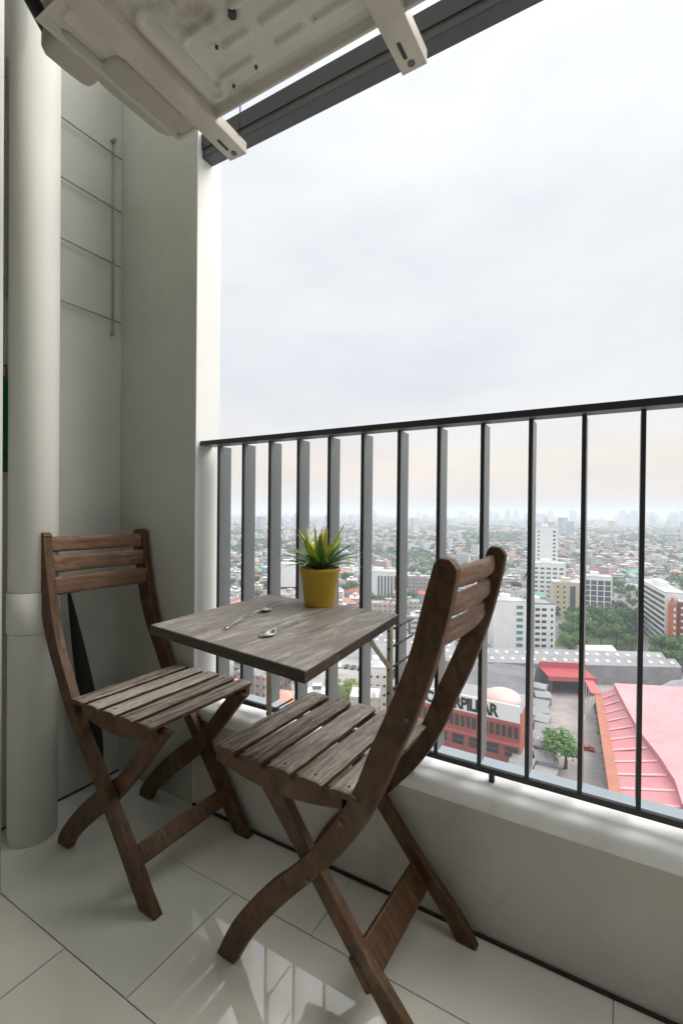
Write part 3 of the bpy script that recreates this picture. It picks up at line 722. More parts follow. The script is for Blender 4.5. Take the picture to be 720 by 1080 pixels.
def yawm(deg): return Matrix.Rotation(R(deg), 3, 'Z')
def block(name, label, x, y, yaw, w_, d_, h, wallm, roofm, wins, grp=None, cat='building', z0=G, parapet=.8):
    """hero building: wall, roof, and real window pieces. wins: list of (side, cols, rows, u0, u1, v0, v1, ww, wh, material)"""
    e = empty(name, (x, y, z0), R(yaw)); tag(e, label, cat, grp)
    MB().lo(-w_/2, w_/2, -d_/2, d_/2, 0, h).build('wall', wallm, e)
    m_ = MB(); m_.lo(-w_/2+.3, w_/2-.3, -d_/2+.3, d_/2-.3, h, h+.25)
    for a_ in ((-w_/2, w_/2, -d_/2, -d_/2+.28), (-w_/2, w_/2, d_/2-.28, d_/2), (-w_/2, -w_/2+.28, -d_/2+.28, d_/2-.28), (w_/2-.28, w_/2, -d_/2+.28, d_/2-.28)):
        m_.lo(*a_, h+.001, h+parapet)
    m_.build('roof', roofm, e)
    m_ = MB().lo(-w_*.2, w_*.08, -d_*.2, d_*.25, h+.25, h+3); m_.build('stair_house', wallm, e)
    proto = {}
    for (side, cols, rows_, u0, u1, v0, v1, ww, wh, wm) in wins:
        for i in range(cols):
            for j in range(rows_):
                uu = u0+(u1-u0)*(i+.5)/cols; vv_ = v0+(v1-v0)*(j+.5)/rows_
                key = (side in 'fb', ww, wh, wm)
                if key not in proto:
                    proto[key] = o = (MB().lo(-ww/2, ww/2, -.12, .12, -wh/2, wh/2) if side in 'fb' else MB().lo(-.12, .12, -ww/2, ww/2, -wh/2, wh/2)).build('window', wm, e)
                else:
                    o = proto[key].copy(); COL.objects.link(o)
                o.location = {'f': (uu, -d_/2, vv_), 'b': (uu, d_/2, vv_), 'l': (-w_/2, uu, vv_), 'r': (w_/2, uu, vv_)}[side]
    return e
# white apartment pair behind the grey roofs
block('apartment_block', 'white apartment block with blank end wall and teal windows, behind the grey sheds', -51.5, 259, 27, 16, 12, 25, 'white_wall', 'sheet_light',
      [('f', 1, 7, 2.6, 7.2, 1, 24, 3.2, 1.7, 'window_teal'), ('r', 3, 7, -5.5, 5.5, 1, 24, 2.2, 1.5, 'window_dark')])
block('apartment_block', 'white apartment block with rows of small dark windows, left of the green park', -38.2, 267, 27, 15, 14, 24, 'white_wall', 'roof_grey',
      [('f', 3, 7, -6.5, 3.5, 1, 23, 2.3, 1.35, 'window_dark'), ('f', 1, 7, 4.4, 7.2, 1, 23, 1.0, 1.35, 'window_dark'), ('r', 4, 7, -6.5, 6.5, 1, 23, 2.0, 1.35, 'window_dark')])
block('tower_block', 'tall slim white tower standing above the low city right of centre', -57.5, 457, 12, 18, 16, 59, 'white_wall', 'sheet_light',
      [('f', 1, 16, 4, 8, 2, 57, 2.2, 1.5, 'window_blue'), ('f', 1, 16, -8, -5.5, 2, 57, 1.4, 1.5, 'window_blue')])
block('office_block', 'white stepped podium building in front of the tall slim tower', -52, 425, 12, 26, 18, 30, 'white_wall', 'sheet_light',
      [('f', 5, 7, -12, 12, 2, 28, 3.0, 1.5, 'window_blue')])
block('apartment_block', 'cream apartment block with one dark stair strip, behind the park trees', -31, 359, 14, 20, 14, 24, 'cream_wall', 'sheet_light',
      [('f', 1, 1, .2, 4.2, 1, 23, 3.4, 20, 'window_blue'), ('f', 2, 6, -9, -1, 2, 23, 1.2, 1.2, 'window_dark')])
block('office_block', 'grey glass office block with a white frame behind the park trees', -14.5, 388, 8, 19, 14, 26, 'white_wall', 'sheet_light',
      [('f', 4, 6, -8.8, 8.8, 1, 24, 3.6, 3.2, 'window_blue')])
# slab block with balcony bands, orange stair tower
sb = block('apartment_slab', 'long white apartment slab with dark balcony bands at the right edge', 20.2, 317, -79.5, 55, 10, 31, 'white_wall', 'sheet_light', [])
for k in range(10):
    for i in range(10):
        o = MB().lo(-27.5+5.5*i+.35, -27.5+5.5*i+4.9, -5.35, -4.9, 1.3+3.0*k, 2.75+3.0*k).build('balcony', 'window_dark', sb)
block('stair_tower', 'orange stair tower between the white slab and the maroon block', 23.3, 284.5, -8, 3.6, 6, 27, 'orange_wall', 'roof_grey', [('f', 1, 8, .2, 1.6, 2, 26, .9, 1.6, 'white_wall')])
block('apartment_block', 'maroon and white apartment block cut by the right edge of the photo', 32.5, 288, -8, 13, 12, 28, 'maroon_wall', 'sheet_light', [('f', 3, 8, -6, 6, 1, 27, 2.6, 1.1, 'white_wall')])
# left hand heroes
lb = block('apartment_block', 'white block with dark striped balconies seen just left of the plant pot', -213, 281, 35, 21, 14, 32, 'white_wall', 'sheet_light', [('f', 1, 4, -9.5, 9.5, 1.5, 17, 18.5, 1.5, 'window_dark')])
block('office_block', 'pale office block with upright grey fins behind the right corner of the table', -172, 353, 26, 27, 16, 22, 'white_wall', 'sheet_light', [('f', 6, 1, -3, 13, 1, 20, 1.5, 17, 'window_blue')])
block('white_house', 'small white building with dotted dark windows beyond the table pole', -76, 154, 28, 8, 9, 15, 'white_wall', 'sheet_light', [('f', 3, 4, -3.6, 3.6, 1, 14, .9, .8, 'window_dark'), ('r', 3, 4, -4, 4, 1, 14, .9, .8, 'window_dark')], cat='house')

# factory hall with the sign
fb = empty('factory_building', (-50, 142, G)); tag(fb, 'long red brick building with arcade windows carrying the big white sign', 'building')
part(MB().lo(-63, -22.9, 135.3, 149, G, -54.2).build('wall', 'brick_red'), fb)
part(MB().lo(-63.3, -22.7, 135.0, 149.3, -54.2, -53.6).build('roof', 'roof_grey'), fb)
part(MB().lo(-63, -22.9, 134.9, 135.29, -63.3, -62.5).lo(-63, -22.9, 134.9, 135.29, -57.4, -56.6).build('cornice', 'red_fascia'), fb)
m0 = None
for i in range(24):
    x = -62.2+1.66*i
    if m0 is None: m0 = o = MB().lo(-.5, .5, -.2, .2, 0, 3.0).build('arcade_window', 'window_dark')
    else: o = m0.copy(); COL.objects.link(o)
    o.location = (x+50, 135.3-142, -61.2-G); o.parent = fb
m0 = None
for i in range(8):
    for j in range(2):
        x = -60.3+5.0*i
        if m0 is None: m0 = o = MB().lo(-1.7, 1.7, -.2, .2, 0, 1.1).build('window', 'window_dark')
        else: o = m0.copy(); COL.objects.link(o)
        o.location = (x+50, 135.3-142, -65.0-G-1.5*j); o.parent = fb
sg = empty('roof_sign', (-40, 134.5, -56.4)); tag(sg, 'long white sign board with black capital letters above the red arcade windows', 'sign')
part(MB().lo(-60, -23.0, 134.3, 134.85, -56.4, -51.7).build('board', 'sign_white', bevel=.05), sg)
tx = bpy.data.curves.new('sign_text', 'FONT'); tx.body = 'CATERPILLAR'; tx.size = 4.6; tx.extrude = .06; tx.offset = .2; tx.align_x = 'CENTER'; tx.space_character = .92
to = bpy.data.objects.new('lettering_src', tx); COL.objects.link(to)
bpy.context.view_layer.update()
me = bpy.data.meshes.new_from_object(to.evaluated_get(bpy.context.evaluated_depsgraph_get())); bpy.data.objects.remove(to)
me.materials.clear(); me.materials.append(MATS['sign_black'])
xs = [v.co.x for v in me.vertices]; wt = max(xs)-min(xs); k = 21.5/wt
for v in me.vertices: v.co.x *= k
lt = bpy.data.objects.new('lettering', me); COL.objects.link(lt); lt.rotation_euler = (R(90), 0, 0); lt.parent = sg; lt.location = (.55, -.27, .75)
tag(MB().lathe([(5.4*math.cos(t), 2.7*math.sin(t)) for t in [R(q) for q in range(0, 91, 9)]], (-29.5, 143, -53.6), 28).build('roof_dome', 'dome_pink'), 'salmon pink domed canopy on the roof behind the sign', 'canopy')

# grey sheds
def gable_shed(name, label, x, y, yaw, w_, d_, h, rise, n, wallm, roofm, sky=0, cat='shed', grp=None):
    e = empty(name, (x, y, G), R(yaw)); tag(e, label, cat, grp)
    MB().lo(-w_/2, w_/2, -d_/2, d_/2, 0, h).build('wall', wallm, e)
    m_ = MB(); s = d_/n
    for i in range(n):
        y0 = -d_/2+s*i
        m_.prism([(-w_/2-.3, y0, h+.02), (-w_/2-.3, y0+s, h+.02), (-w_/2-.3, y0+s/2, h+rise)], (w_+.6, 0, 0))
    rf = m_.build('roof', roofm, e)
    if sky:
        m_ = MB(); nn = int(w_/4.2)
        for i in range(n):
            y0 = -d_/2+s*i
            for k in range(nn):
                xx = -w_/2+(k+.5)*w_/nn; zz = h+rise*.5
                M_ = Matrix.Rotation(math.atan2(rise, s/2), 3, 'X')
                m_.box((xx, y0+s*.25, zz+.12), (1.3, s*.16, .08), M_)
        split(m_.build('skylight', 'sheet_light', rf))
    return e
gable_shed('warehouse', 'long grey warehouse with rows of pale skylights below the white blocks', -24.5, 224, 27, 96, 19, 8, 2.2, 2, 'roof_greylight', 'roof_grey', 1, 'warehouse')
gable_shed('tiled_shed', 'broad grey ribbed multi ridge shed behind the red brick building', -41, 183, 4, 26, 44, 6, 2.1, 13, 'roof_greylight', 'roof_grey', 0)
rs = random.Random(4); k_ = 0
for yy in range(196, 124, -7):
    lane_x = -26.5+(200-yy)*.15
    for xx in (lane_x, lane_x-5.6):
        if (xx > -23.5 or yy > 152) and rs.random() < .93:
            gable_shed('tin_shed', 'small grey tin roof in the cluttered yard left of the lane, '+('near' if xx == lane_x else 'far')+' row, '+['topmost', 'second', 'third', 'fourth', 'fifth', 'sixth', 'seventh', 'eighth', 'ninth', 'tenth', 'lowest'][(196-yy)//7],
                       xx+rs.uniform(-.6, .6), yy+rs.uniform(-.8, .8), rs.uniform(-8, 20), rs.uniform(5, 5.6), rs.uniform(6, 6.9), rs.uniform(2.6, 4.2), rs.uniform(.4, .9), rs.choice((1, 2)),
                       rs.choice(('roof_grey', 'roof_greylight')), rs.choice(('roof_grey', 'roof_grey', 'roof_greylight', 'roof_greylight')), 0, grp='small tin roofs in the yard')
gable_shed('warehouse', 'second grey warehouse with skylights beyond the table pole', -97, 213, 15, 60, 18, 8, 2, 2, 'white_wall', 'roof_greylight', 1, 'warehouse')
gable_shed('warehouse', 'pale flat warehouse below the left end of the railing', -160, 185, 20, 52, 26, 9, 1.2, 2, 'white_wall', 'sheet_light', 0, 'warehouse')
gable_shed('tiled_shed', 'white roofed shed standing at the edge of the park', -9.5, 262, 30, 15, 9, 5, 1.6, 1, 'white_wall', 'sheet_light', 0)
# red gate house
gh = empty('gate_house', (-17.5, 208, G), R(24)); tag(gh, 'red flat roofed gate canopy with a dark opening at the end of the lane', 'gatehouse')
MB().lo(-8.2, 8.2, 3, 6, 0, 6.6).lo(-8.2, -7.4, -5, 3, 0, 6.6).lo(7.4, 8.2, -5, 3, 0, 6.6).build('wall', 'window_blue', gh)
MB().lo(-9, 9, -5.6, 6.6, 6.6, 7.0).build('roof', 'red_paint', gh)
MB().lo(-9.1, 9.1, -5.9, -5.62, 5.6, 7.4).lo(-9.1, 9.1, 6.62, 6.9, 6.6, 9.2).build('fascia', 'red_fascia', gh)
cn = empty('side_canopy', (-8.3, 198, G), R(12)); tag(cn, 'narrow pink canopy running from the red gatehouse to the pink hall', 'canopy')
MB().lo(-1.6, 1.6, -8, 6, 6.4, 6.8).build('roof', 'red_fascia', cn)
for y in (-7, -1, 5):
    MB().tube([(-1.2, y, 0), (-1.2, y, 6.4)], .15, 8).build('post', 'white_wall', cn)
# pink hall
hl = empty('exhibition_hall', (10, 160, G)); tag(hl, 'large hall with a ribbed pink roof and a brown side wall at the lower right', 'hall')
part(MB().prism([(-4.7, 192, G), (1.6, 122, G), (45, 122, G), (45, 192, G)], (0, 0, 6)).build('wall', 'wall_brown'), hl)
m_ = MB(); Lw = [(-5.2, 193.5), (1.4, 120)]; Up = [(-1.2, 193.5), (2.3, 172), (5.5, 154), (9.2, 141), (11.5, 130), (12.0, 120)]
lo_ = [(-5.2+6.6*(193.5-y)/73.5, y) for _, y in Up]
for i in range(len(Up)-1):
    m_.face([(*lo_[i], -64), (*lo_[i+1], -64), (*Up[i+1], -61.2), (*Up[i], -61.2)], 0)
part(m_.build('lower_roof', 'roof_pink'), hl)
m_ = MB()
for k in range(11):
    y = 122+6.6*k; xl = -5.2+6.6*(193.5-y)/73.5
    for (xa, ya), (xb_, yb) in zip(Up, Up[1:]):
        if yb <= y <= ya: xu = xa+(xb_-xa)*(ya-y)/(ya-yb)
    m_.prism([(xl, y-.5, -63.98), (xu-.1, y-.5, -61.22), (xu-.1, y+.5, -61.22), (xl, y+.5, -63.98)], (0, 0, .2))
split(part(m_.build('roof_seam', 'roof_seam'), hl))
m_ = MB()
for i in range(len(Up)-1):
    m_.face([(*Up[i], -61.3), (*Up[i+1], -61.3), (*Up[i+1], -59.4), (*Up[i], -59.4)], 1)
    m_.face([(*Up[i], -59.4), (*Up[i+1], -59.4), (48, Up[i+1][1], -53), (48, Up[i][1], -53)], 0)
m_.face([(-1.2, 193.5, -64), (48, 193.5, -64), (48, 193.5, -53), (-1.2, 193.5, -59.4)], 1)
part(m_.build('upper_roof', ['roof_pink_light', 'roof_pink']), hl)
part(MB().prism([(-7.4, 194, -65), (-1.0, 120, -65), (1.5, 120, -65), (-5.2, 194, -65)], (0, 0, 1.5)).build('gutter', 'wall_brown'), hl)
m_ = MB()
for x, y in ((20, 150), (24, 172), (30, 160), (18, 180)):
    zz = -59.4+(x-10)/38*6.4
    m_.lo(x-.5, x+.5, y-.5, y+.5, zz-.3, zz+.9)
split(part(m_.build('roof_vent', 'roof_seam'), hl))

# ------------------------------------------------------------------ trees
def crown_mesh(name, seed, rx, rz, nl, nleaf, ls, m, zc):
    rnd = random.Random(seed); m_ = MB(); lobes = []
    for i in range(nl):
        t = rnd.uniform(0, 2*math.pi); q = rx*rnd.uniform(.15, .85)*(1 if i else 0); lobes.append((q*math.cos(t), q*math.sin(t), zc+rz*rnd.uniform(-.45, .6), rnd.uniform(.22, .46)*rx))
    for i in range(nleaf):
        lx, ly, lz, lr = rnd.choice(lobes)
        v = Vector((rnd.gauss(0, 1), rnd.gauss(0, 1), rnd.gauss(0, .8)+.25)).normalized()
        c = Vector((lx, ly, lz))+v*lr*rnd.uniform(.55, 1.22)
        nn = (v+Vector((rnd.uniform(-.7, .7), rnd.uniform(-.7, .7), rnd.uniform(-.3, .9)))).normalized()
        e1 = nn.orthogonal().normalized(); e2 = nn.cross(e1); s = ls*rnd.uniform(.6, 1.3); t = rnd.uniform(0, 6.28)
        a_, b2 = e1*math.cos(t)+e2*math.sin(t), -e1*math.sin(t)+e2*math.cos(t)
        m_.face([c+a_*s, c+b2*s*.7, c-a_*s*.9, c-b2*s*.6])
    bmesh.ops.recalc_face_normals
    me = bpy.data.meshes.new(name); m_.bm.to_mesh(me); m_.bm.free(); me.materials.append(MATS[m]); return me
def trunk_mesh(seed, h, rx):
    rnd = random.Random(seed); m_ = MB(); m_.tube([(0, 0, 0), (.1*rx*.3, 0, h*.5), (0, .1, h)], [.06*rx+.1, .045*rx+.07, .03*rx], 8)
    for k in range(4):
        t = k*1.6+rnd.uniform(-.4, .4); m_.tube([(0, 0, h*.75), (rx*.25*math.cos(t), rx*.25*math.sin(t), h*1.05), (rx*.5*math.cos(t), rx*.5*math.sin(t), h*1.35)], [.03*rx, .02*rx, .008*rx], 6)
    bmesh.ops.recalc_face_normals(m_.bm, faces=m_.bm.faces)
    me = bpy.data.meshes.new('trunk'); m_.bm.to_mesh(me); m_.bm.free(); me.materials.append(MATS['bark']); return me
crowns = [crown_mesh('crown', i, 5.0, 3.8, 14, 1900, .38, ('foliage', 'foliage_deep', 'foliage', 'foliage_lime')[i], 6.6) for i in range(4)]
trunks = [trunk_mesh(i, 4.6, 5.0) for i in range(4)]
def tree(x, y, s, kind, label, grp, z=G, hs=1.):
    e = empty('tree', (x, y, z), random.uniform(0, 6.28)); e.scale = (s, s, s*hs); tag(e, label, 'tree', grp)
    o = bpy.data.objects.new('trunk', trunks[kind]); COL.objects.link(o); o.parent = e
    o = bpy.data.objects.new('crown', crowns[kind]); COL.objects.link(o); o.parent = e
    return e
tree(-12.3, 143.5, 1.35, 2, 'leafy dark green tree in the lane just beyond the lower railing', None, hs=.72)
for i, (x, y, s, k) in enumerate(((-22, 284, 1.2, 2), (-15, 290, 1.3, 0), (-8, 286, 1.1, 2), (-1, 291, 1.2, 0), (4, 300, 1.2, 1), (-20, 304, 1.4, 0), (-11, 308, 1.3, 1), (-3, 312, 1.3, 0),
                   (-24, 322, 1.3, 1), (-13, 330, 1.4, 0), (-4, 330, 1.3, 2), (5, 322, 1.5, 1), (9, 336, 1.4, 1), (0, 344, 1.2, 0), (-18, 275, .9, 2), (6, 283, .9, 0))):
    tree(x, y, s, k, 'park tree between cream block and white slab, ' + word(i, 'from the front'), 'trees of the park clump')
for i, (x, y, s) in enumerate(((19, 276, 1.2), (24, 268, 1.3), (29, 262, 1.2), (22, 256, 1.0), (31, 275, 1.4), (27, 283, 1.1), (36, 268, 1.3), (16, 266, .8))):
    tree(x, y, s, 0, 'bright green tree below the orange stair tower, ' + word(i, 'of its clump'), 'trees below the orange stair tower')
for i, (x, y, s) in enumerate(((-93, 150, .62), (-88, 154, .7), (-84, 150, .6), (-90, 160, .55), (-97, 157, .6))):
    tree(x, y, s, 3, 'yellow green bushy tree on the small lawn under the table, ' + word(i, 'of its group'), 'bushy trees on the small lawn')
# hedge
m_ = MB(); rnd = random.Random(5)
for i in range(1500):
    t = rnd.random(); c = Vector((-6.6+6.0*t+rnd.gauss(0, .5), 198-60*t+rnd.gauss(0, .3), G+rnd.uniform(.1, 1.9)*(1 if int(t*16) % 4 else .7)))
    v = Vector((rnd.gauss(0, 1), rnd.gauss(0, 1), abs(rnd.gauss(0, 1)))).normalized(); e1 = v.orthogonal().normalized()*.34; e2 = v.cross(e1)
    m_.face([c+e1, c+e2, c-e1, c-e2])
tag(m_.build('hedge', 'foliage', weld=False, recalc=False), 'narrow clipped hedge along the brown side wall of the pink hall', 'hedge')
# barrier and cars
br = empty('boom_barrier', (-9.6, 163, G), R(8)); tag(br, 'white raised boom of the barrier across the lane', 'barrier')
MB().lo(-.4, .4, -.3, .3, 0, 1.3).build('cabinet', 'white_wall', br)
MB().tube([(0, 0, 1.1), (1.6, 10, 4.6)], .16, 8).build('boom', 'sign_white', br)
def car(x, y, rz, m, label, grp=None, proto={}):
    if m not in proto:
        e = empty('parked_car', (x, y, G), rz)
        side = [(-2.1, .35), (-2.1, .8), (-1.6, .95), (-1.0, 1.42), (.55, 1.45), (1.2, .98), (2.0, .82), (2.15, .6), (2.15, .35)]
        MB().prism([(px, -.85, z) for px, z in side], (0, 1.7, 0)).build('body', m, e, bevel=.06)
        MB().prism([(-1.45, -.87, .98), (-.98, -.87, 1.34), (.5, -.87, 1.36), (1.0, -.87, .98)], (0, 1.74, 0)).build('window', 'window_dark', e)
        for px in (-1.35, 1.35):
            for py in (-.8, .8): MB().tube([(px, py-.1, .33), (px, py+.1, .33)], .33, 14).build('wheel', 'rubber', e)
        proto[m] = e
    else:
        e = copy_tree(proto[m]); e.location = (x, y, G); e.rotation_euler = (0, 0, rz)
    tag(e, label, 'car', grp); return e
car(-7.8, 158.3, R(5), 'car_red', 'small red car parked on the lane beside the hedge')
for i in range(9):
    car(-116+3.1*i, 183+.62*i, R(102), 'car_dark' if i % 4 != 2 else 'car_white', ('dark car' if i % 4 != 2 else 'white car')+' in the row parked beyond the table pole, '+word(i, 'from the left'), 'dark cars in the parked row' if i % 4 != 2 else 'white cars in the parked row')

# ------------------------------------------------------------------ ordinary city houses
def in_zone(x, y):
    if -68 < x < 48 and 110 < y < 206: return True
    if -68 < x < -22 and 130 < y < 152: return True
    # long warehouse strip and heroes
    px, py = x+24.5, y-224; c, s = math.cos(R(-27)), math.sin(R(-27)); ux, uy = px*c-py*s, px*s+py*c
    if abs(ux) < 54 and abs(uy) < 17: return True
    for hx, hy, rr_ in ((-51, 259, 16), (-38, 267, 16), (-57, 457, 20), (-52, 425, 22), (-31, 359, 18), (-14.5, 388, 18), (15, 330, 20), (20, 305, 20), (30, 288, 17), (-213, 281, 20), (-172, 353, 22), (-76, 154, 12),
                        (-97, 213, 20), (-122, 213, 16), (-72, 213, 16), (-160, 185, 34), (-100, 188, 22), (-90, 155, 17), (-9.5, 262, 13), (-8, 300, 34), (-8, 330, 26), (26, 268, 20), (-112, 180, 14)):
        if math.hypot(x-hx, y-hy) < rr_: return True
    return False
WALLS = ['f_white', 'f_cream', 'f_grey', 'f_band', 'f_pink', 'f_blue', 'f_white', 'f_white']
KINDS = []   # (name, category, label, group, meshes)
def house_mesh(nm, w_, d_, h, wm, rm, hip, seed):
    rnd = random.Random(seed); m_ = MB()
    m_.lo(-w_/2, w_/2, -d_/2, d_/2, 0, h, 0)
    if hip:
        o = .7; z = h+.02; r_ = min(w_, d_)*.30; L = [(-w_/2-o, -d_/2-o), (w_/2+o, -d_/2-o), (w_/2+o, d_/2+o), (-w_/2-o, d_/2+o)]
        rl = max(0, (w_-d_)/2); A = (-rl, 0, z+r_); B = (rl, 0, z+r_)
        P = [(*p, z) for p in L]
        m_.face([P[0], P[1], B, A] if rl else [P[0], P[1], A], 1); m_.face([P[1], P[2], B], 1); m_.face([P[2], P[3], A, B] if rl else [P[2], P[3], A], 1); m_.face([P[3], P[0], A], 1)
        m_.face(P[::-1], 1)
    else:
        m_.lo(-w_/2+.25, w_/2-.25, -d_/2+.25, d_/2-.25, h, h+.12, 1)
        for a_ in ((-w_/2, w_/2, -d_/2, -d_/2+.24), (-w_/2, w_/2, d_/2-.24, d_/2), (-w_/2, -w_/2+.24, -d_/2+.24, d_/2-.24), (w_/2-.24, w_/2, -d_/2+.24, d_/2-.24)):
            m_.lo(*a_, h, h+.8, 0)
        sx = rnd.uniform(-.25, .15)*w_; m_.lo(sx, sx+w_*.25, -.1*d_, .22*d_, h+.12, h+2.8, 0, 1)
        for k in range(2):
            m_.lathe([(.01, 1.6), (.7, 1.5), (.7, 0)], (rnd.uniform(-.35, .35)*w_, -.3*d_, h+.12), 8, 2)
    bmesh.ops.remove_doubles(m_.bm, verts=m_.bm.verts, dist=1e-4)
    me = bpy.data.meshes.new(nm); m_.bm.to_mesh(me); m_.bm.free()
    for q in (wm, rm, 'tank'): me.materials.append(MATS[q])
    return me
spec = [('house', 'house', 'low city house with a dark red hipped roof', 'r_red', True, (9, 13, 8, 11, 5, 8), 2),
        ('house', 'house', 'low city house with a pale terracotta hipped roof', 'r_terra', True, (9, 14, 8, 12, 5, 9), 3),
        ('house', 'house', 'low city house with a brown hipped roof', 'r_brown', True, (9, 14, 8, 12, 5, 8), 2),
        ('house', 'house', 'low city house with a grey hipped roof', 'r_grey', True, (9, 14, 8, 12, 5, 8), 4),
        ('house', 'house', 'low city house with a green hipped roof', 'r_green', True, (9, 14, 8, 12, 5, 8), 1),
        ('house', 'house', 'low city house with a white flat roof', 'r_white', False, (9, 17, 9, 14, 6, 11), 15),
        ('house', 'house', 'low city house with a grey flat roof', 'r_grey', False, (9, 17, 9, 14, 7, 12), 5),
        ('apartment_block', 'building', 'mid rise city block with a white roof', 'r_white', False, (13, 19, 10, 14, 13, 19), 2),
        ('apartment_block', 'building', 'mid rise city block with a grey roof', 'r_grey', False, (13, 19, 10, 14, 13, 19), 1),
        ('warehouse', 'warehouse', 'low wide city shed with a pale blue roof', 'r_blue', False, (20, 26, 13, 17, 6, 8), 2)]
pool = []
for si, (nm, cat, lab, rm, hip, dim, wt) in enumerate(spec):
    ms = []
    for v in range(5):
        rnd = random.Random(si*17+v); w_ = rnd.uniform(dim[0], dim[1]); d2 = min(w_-.5, rnd.uniform(dim[2], dim[3])); h = rnd.uniform(dim[4], dim[5])
        ms.append(house_mesh(nm, w_, d2, h, WALLS[(si*3+v*5) % 8], rm, hip, si*31+v))
    pool += [(nm, cat, lab, lab.replace('house with', 'houses with').replace('block with', 'blocks with'), ms)]*wt
cand = []
rnd = random.Random(77)
def city_az(): return
# rings of plots in the wedge the balcony looks out over
d = 118.0
while d < 6800:
    pitch = max(18.5, d*.0165)
    az = -64+rnd.uniform(0, 2)
    step = math.degrees(pitch/d)
    while az < 26:
        A_ = R(az+rnd.uniform(-.25, .25)*step); dd = d+rnd.uniform(-.3, .3)*pitch
        cand.append((dd, az, dd*math.sin(A_), dd*math.cos(A_), pitch)); az += step
    d += pitch*.92
cand.sort()
nh = 0; ntree = 0
far_walls = {}; treemass = []
farb = MB(); FM = ['f_white', 'f_cream', 'f_grey', 'r_red', 'r_terra', 'r_white', 'r_grey', 'r_brown', 'r_green', 'f_blue']
for dd, az, x, y, pitch in cand:
    if in_zone(x, y): continue
    vis = -46.5 < az < 6.5
    g1 = noise.noise((x*.0045, y*.0045, 3.1)); green = g1 > .10 or rnd.random() < .34
    if dd < 760:
        if green:
            if vis and ntree < 130 and rnd.random() < .85:
                tree(x, y, rnd.uniform(.8, 1.25), rnd.choice((0, 1, 0)), '@tree', 'trees among the city houses'); ntree += 1
            else: treemass.append((x, y, 6.5))
            continue
        if vis and nh < 285:
            nm, cat, lab, grp, ms = rnd.choice(pool)
            o = bpy.data.objects.new(nm, rnd.choice(ms)); COL.objects.link(o); o.location = (x, y, G)
            o.rotation_euler.z = R(27*math.floor(3*noise.noise((x*.004, y*.004, 9))+.5)+rnd.choice((0, 90))+rnd.uniform(-4, 4))
            tag(o, lab, cat, grp); nh += 1; continue
    if green and (rnd.random() < .8): treemass.append((x, y, pitch*.36)); continue
    # far houses in one mesh
    for k in range(1 if dd < 900 or rnd.random() < .5 else 2):
        sx = rnd.uniform(.35, .78)*min(pitch, 52); sy = rnd.uniform(.30, .6)*min(pitch, 52); h = rnd.uniform(4, 9)
        if rnd.random() < .05: h = rnd.uniform(13, 24)
        if dd > 1500 and rnd.random() < .012: h = rnd.uniform(35, 60); sx = sy = 22
        M_ = yawm(rnd.choice((0, 27, 54, -20))+rnd.uniform(-6, 6)); wm = rnd.choice((0, 0, 1, 2, 0, 9)); rm = rnd.choice((3, 4, 5, 5, 5, 5, 5, 6, 6, 7, 5, 6, 9, 5, 5, 6, 5, 4))
        ox, oy = (rnd.uniform(-.3, .3)*pitch, rnd.uniform(-.3, .3)*pitch) if k else (0, 0)
        farb.box((x+ox, y+oy, G+h/2), (sx, sy, h), M_, wm, rm)
        if rm in (3, 4, 7, 8) and h < 13:
            z = G+h; P = [M_ @ Vector(p)+Vector((x+ox, y+oy, z+.03)) for p in ((-sx*.54, -sy*.54, 0), (sx*.54, -sy*.54, 0), (sx*.54, sy*.54, 0), (-sx*.54, sy*.54, 0))]
            T = Vector((x+ox, y+oy, z+min(sx, sy)*.3))
            for q in range(4): farb.face([P[q], P[(q+1) % 4], T], rm)
tag(farb.build('distant_city', FM, weld=False, recalc=False), kind='stuff')
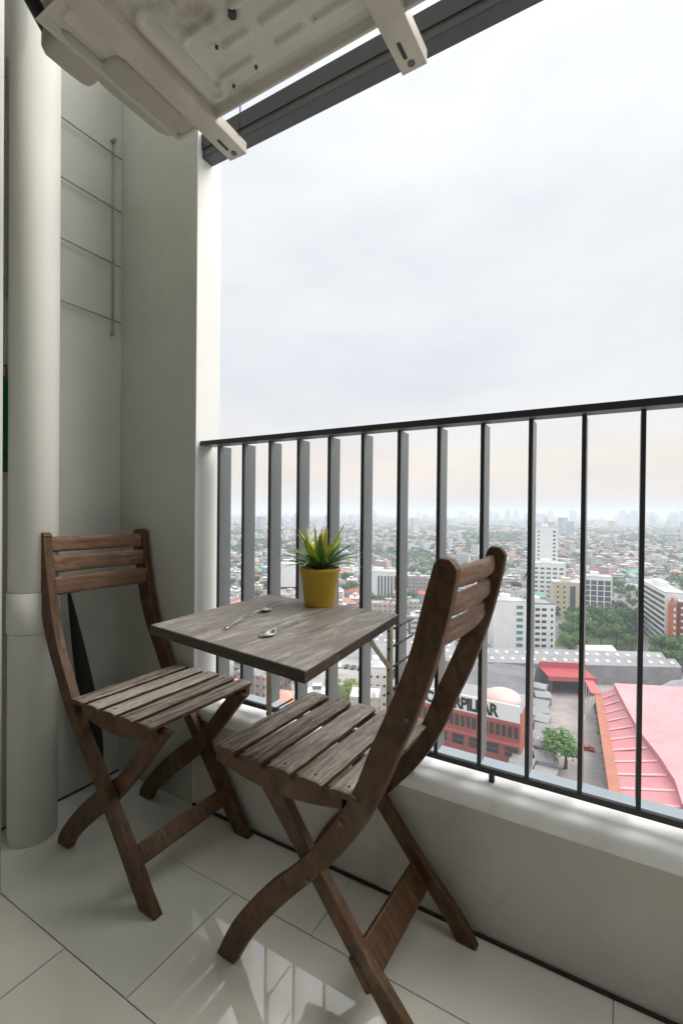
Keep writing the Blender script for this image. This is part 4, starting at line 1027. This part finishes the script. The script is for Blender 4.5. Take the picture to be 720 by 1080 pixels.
# far tree masses
tm = MB(); rnd = random.Random(8)
for x, y, rr_ in treemass:
    dist = math.hypot(x, y); rr_ = min(rr_, 30); n = 110 if dist < 900 else (60 if dist < 2500 else 26); ls = max(.75, dist*.0011)
    for k in range(n):
        v = Vector((rnd.gauss(0, .5)*rr_, rnd.gauss(0, .5)*rr_, 0)); q = max(0, 1-(v.length/(rr_*1.3))**2)
        c = Vector((x, y, G))+v+Vector((0, 0, 2.0+8.5*q*rnd.uniform(.5, 1)))
        nn = Vector((rnd.gauss(0, .6), rnd.gauss(0, .6), 1)).normalized(); e1 = nn.orthogonal().normalized(); e2 = nn.cross(e1); s = ls*rnd.uniform(.7, 1.5)
        tm.face([c+e1*s, c+e2*s, c-e1*s, c-e2*s], 0 if rnd.random() < .6 else 1)
tag(tm.build('distant_trees', ['foliage', 'foliage_deep'], weld=False, recalc=False), kind='stuff')
# skyline towers on the horizon
sk = MB(); rnd = random.Random(21)
for k in range(55):
    az = R(rnd.choice((rnd.uniform(-50, 8), rnd.uniform(-14, 6)))); dd = rnd.uniform(4200, 7000); h = rnd.uniform(55, 110)
    sk.box((dd*math.sin(az), dd*math.cos(az), G+h/2), (rnd.uniform(28, 50), rnd.uniform(28, 50), h), yawm(rnd.uniform(0, 90)), rnd.choice((0, 1)), 1)
tag(sk.build('distant_skyline', ['f_grey', 'r_grey'], weld=False, recalc=False), kind='stuff')
# every house and tree says through which gap of the railing, counted from the pillar, it is seen
def gap(o):
    d = Vector(o.location)-Vector((0, 0, .97)); sx = d.x*(YR/d.y)        # where the line of sight crosses the railing
    return max(0, int((sx+1.152)//.1083)+1)
cnt = {}
for o in sorted([o for o in bpy.data.objects if o.get('group') and (o.get('group').startswith(('low city', 'mid rise', 'low wide')) or o.get('group') == 'trees among the city houses')], key=lambda o: Vector(o.location).length):
    base = 'city tree' if o['category'] == 'tree' else o['label'].replace('low city house', 'low house').replace('mid rise city', 'mid rise').replace('low wide city', 'wide')
    g_i = gap(o); k = cnt.get((base, g_i), 0); cnt[(base, g_i)] = k+1
    o['label'] = f"{base}, {'nearest' if k == 0 else ordn(k)+' nearest'} through the {ordn(g_i)} railing gap"
print('houses', nh, 'trees', ntree, 'treemass', len(treemass), 'cand', len(cand))
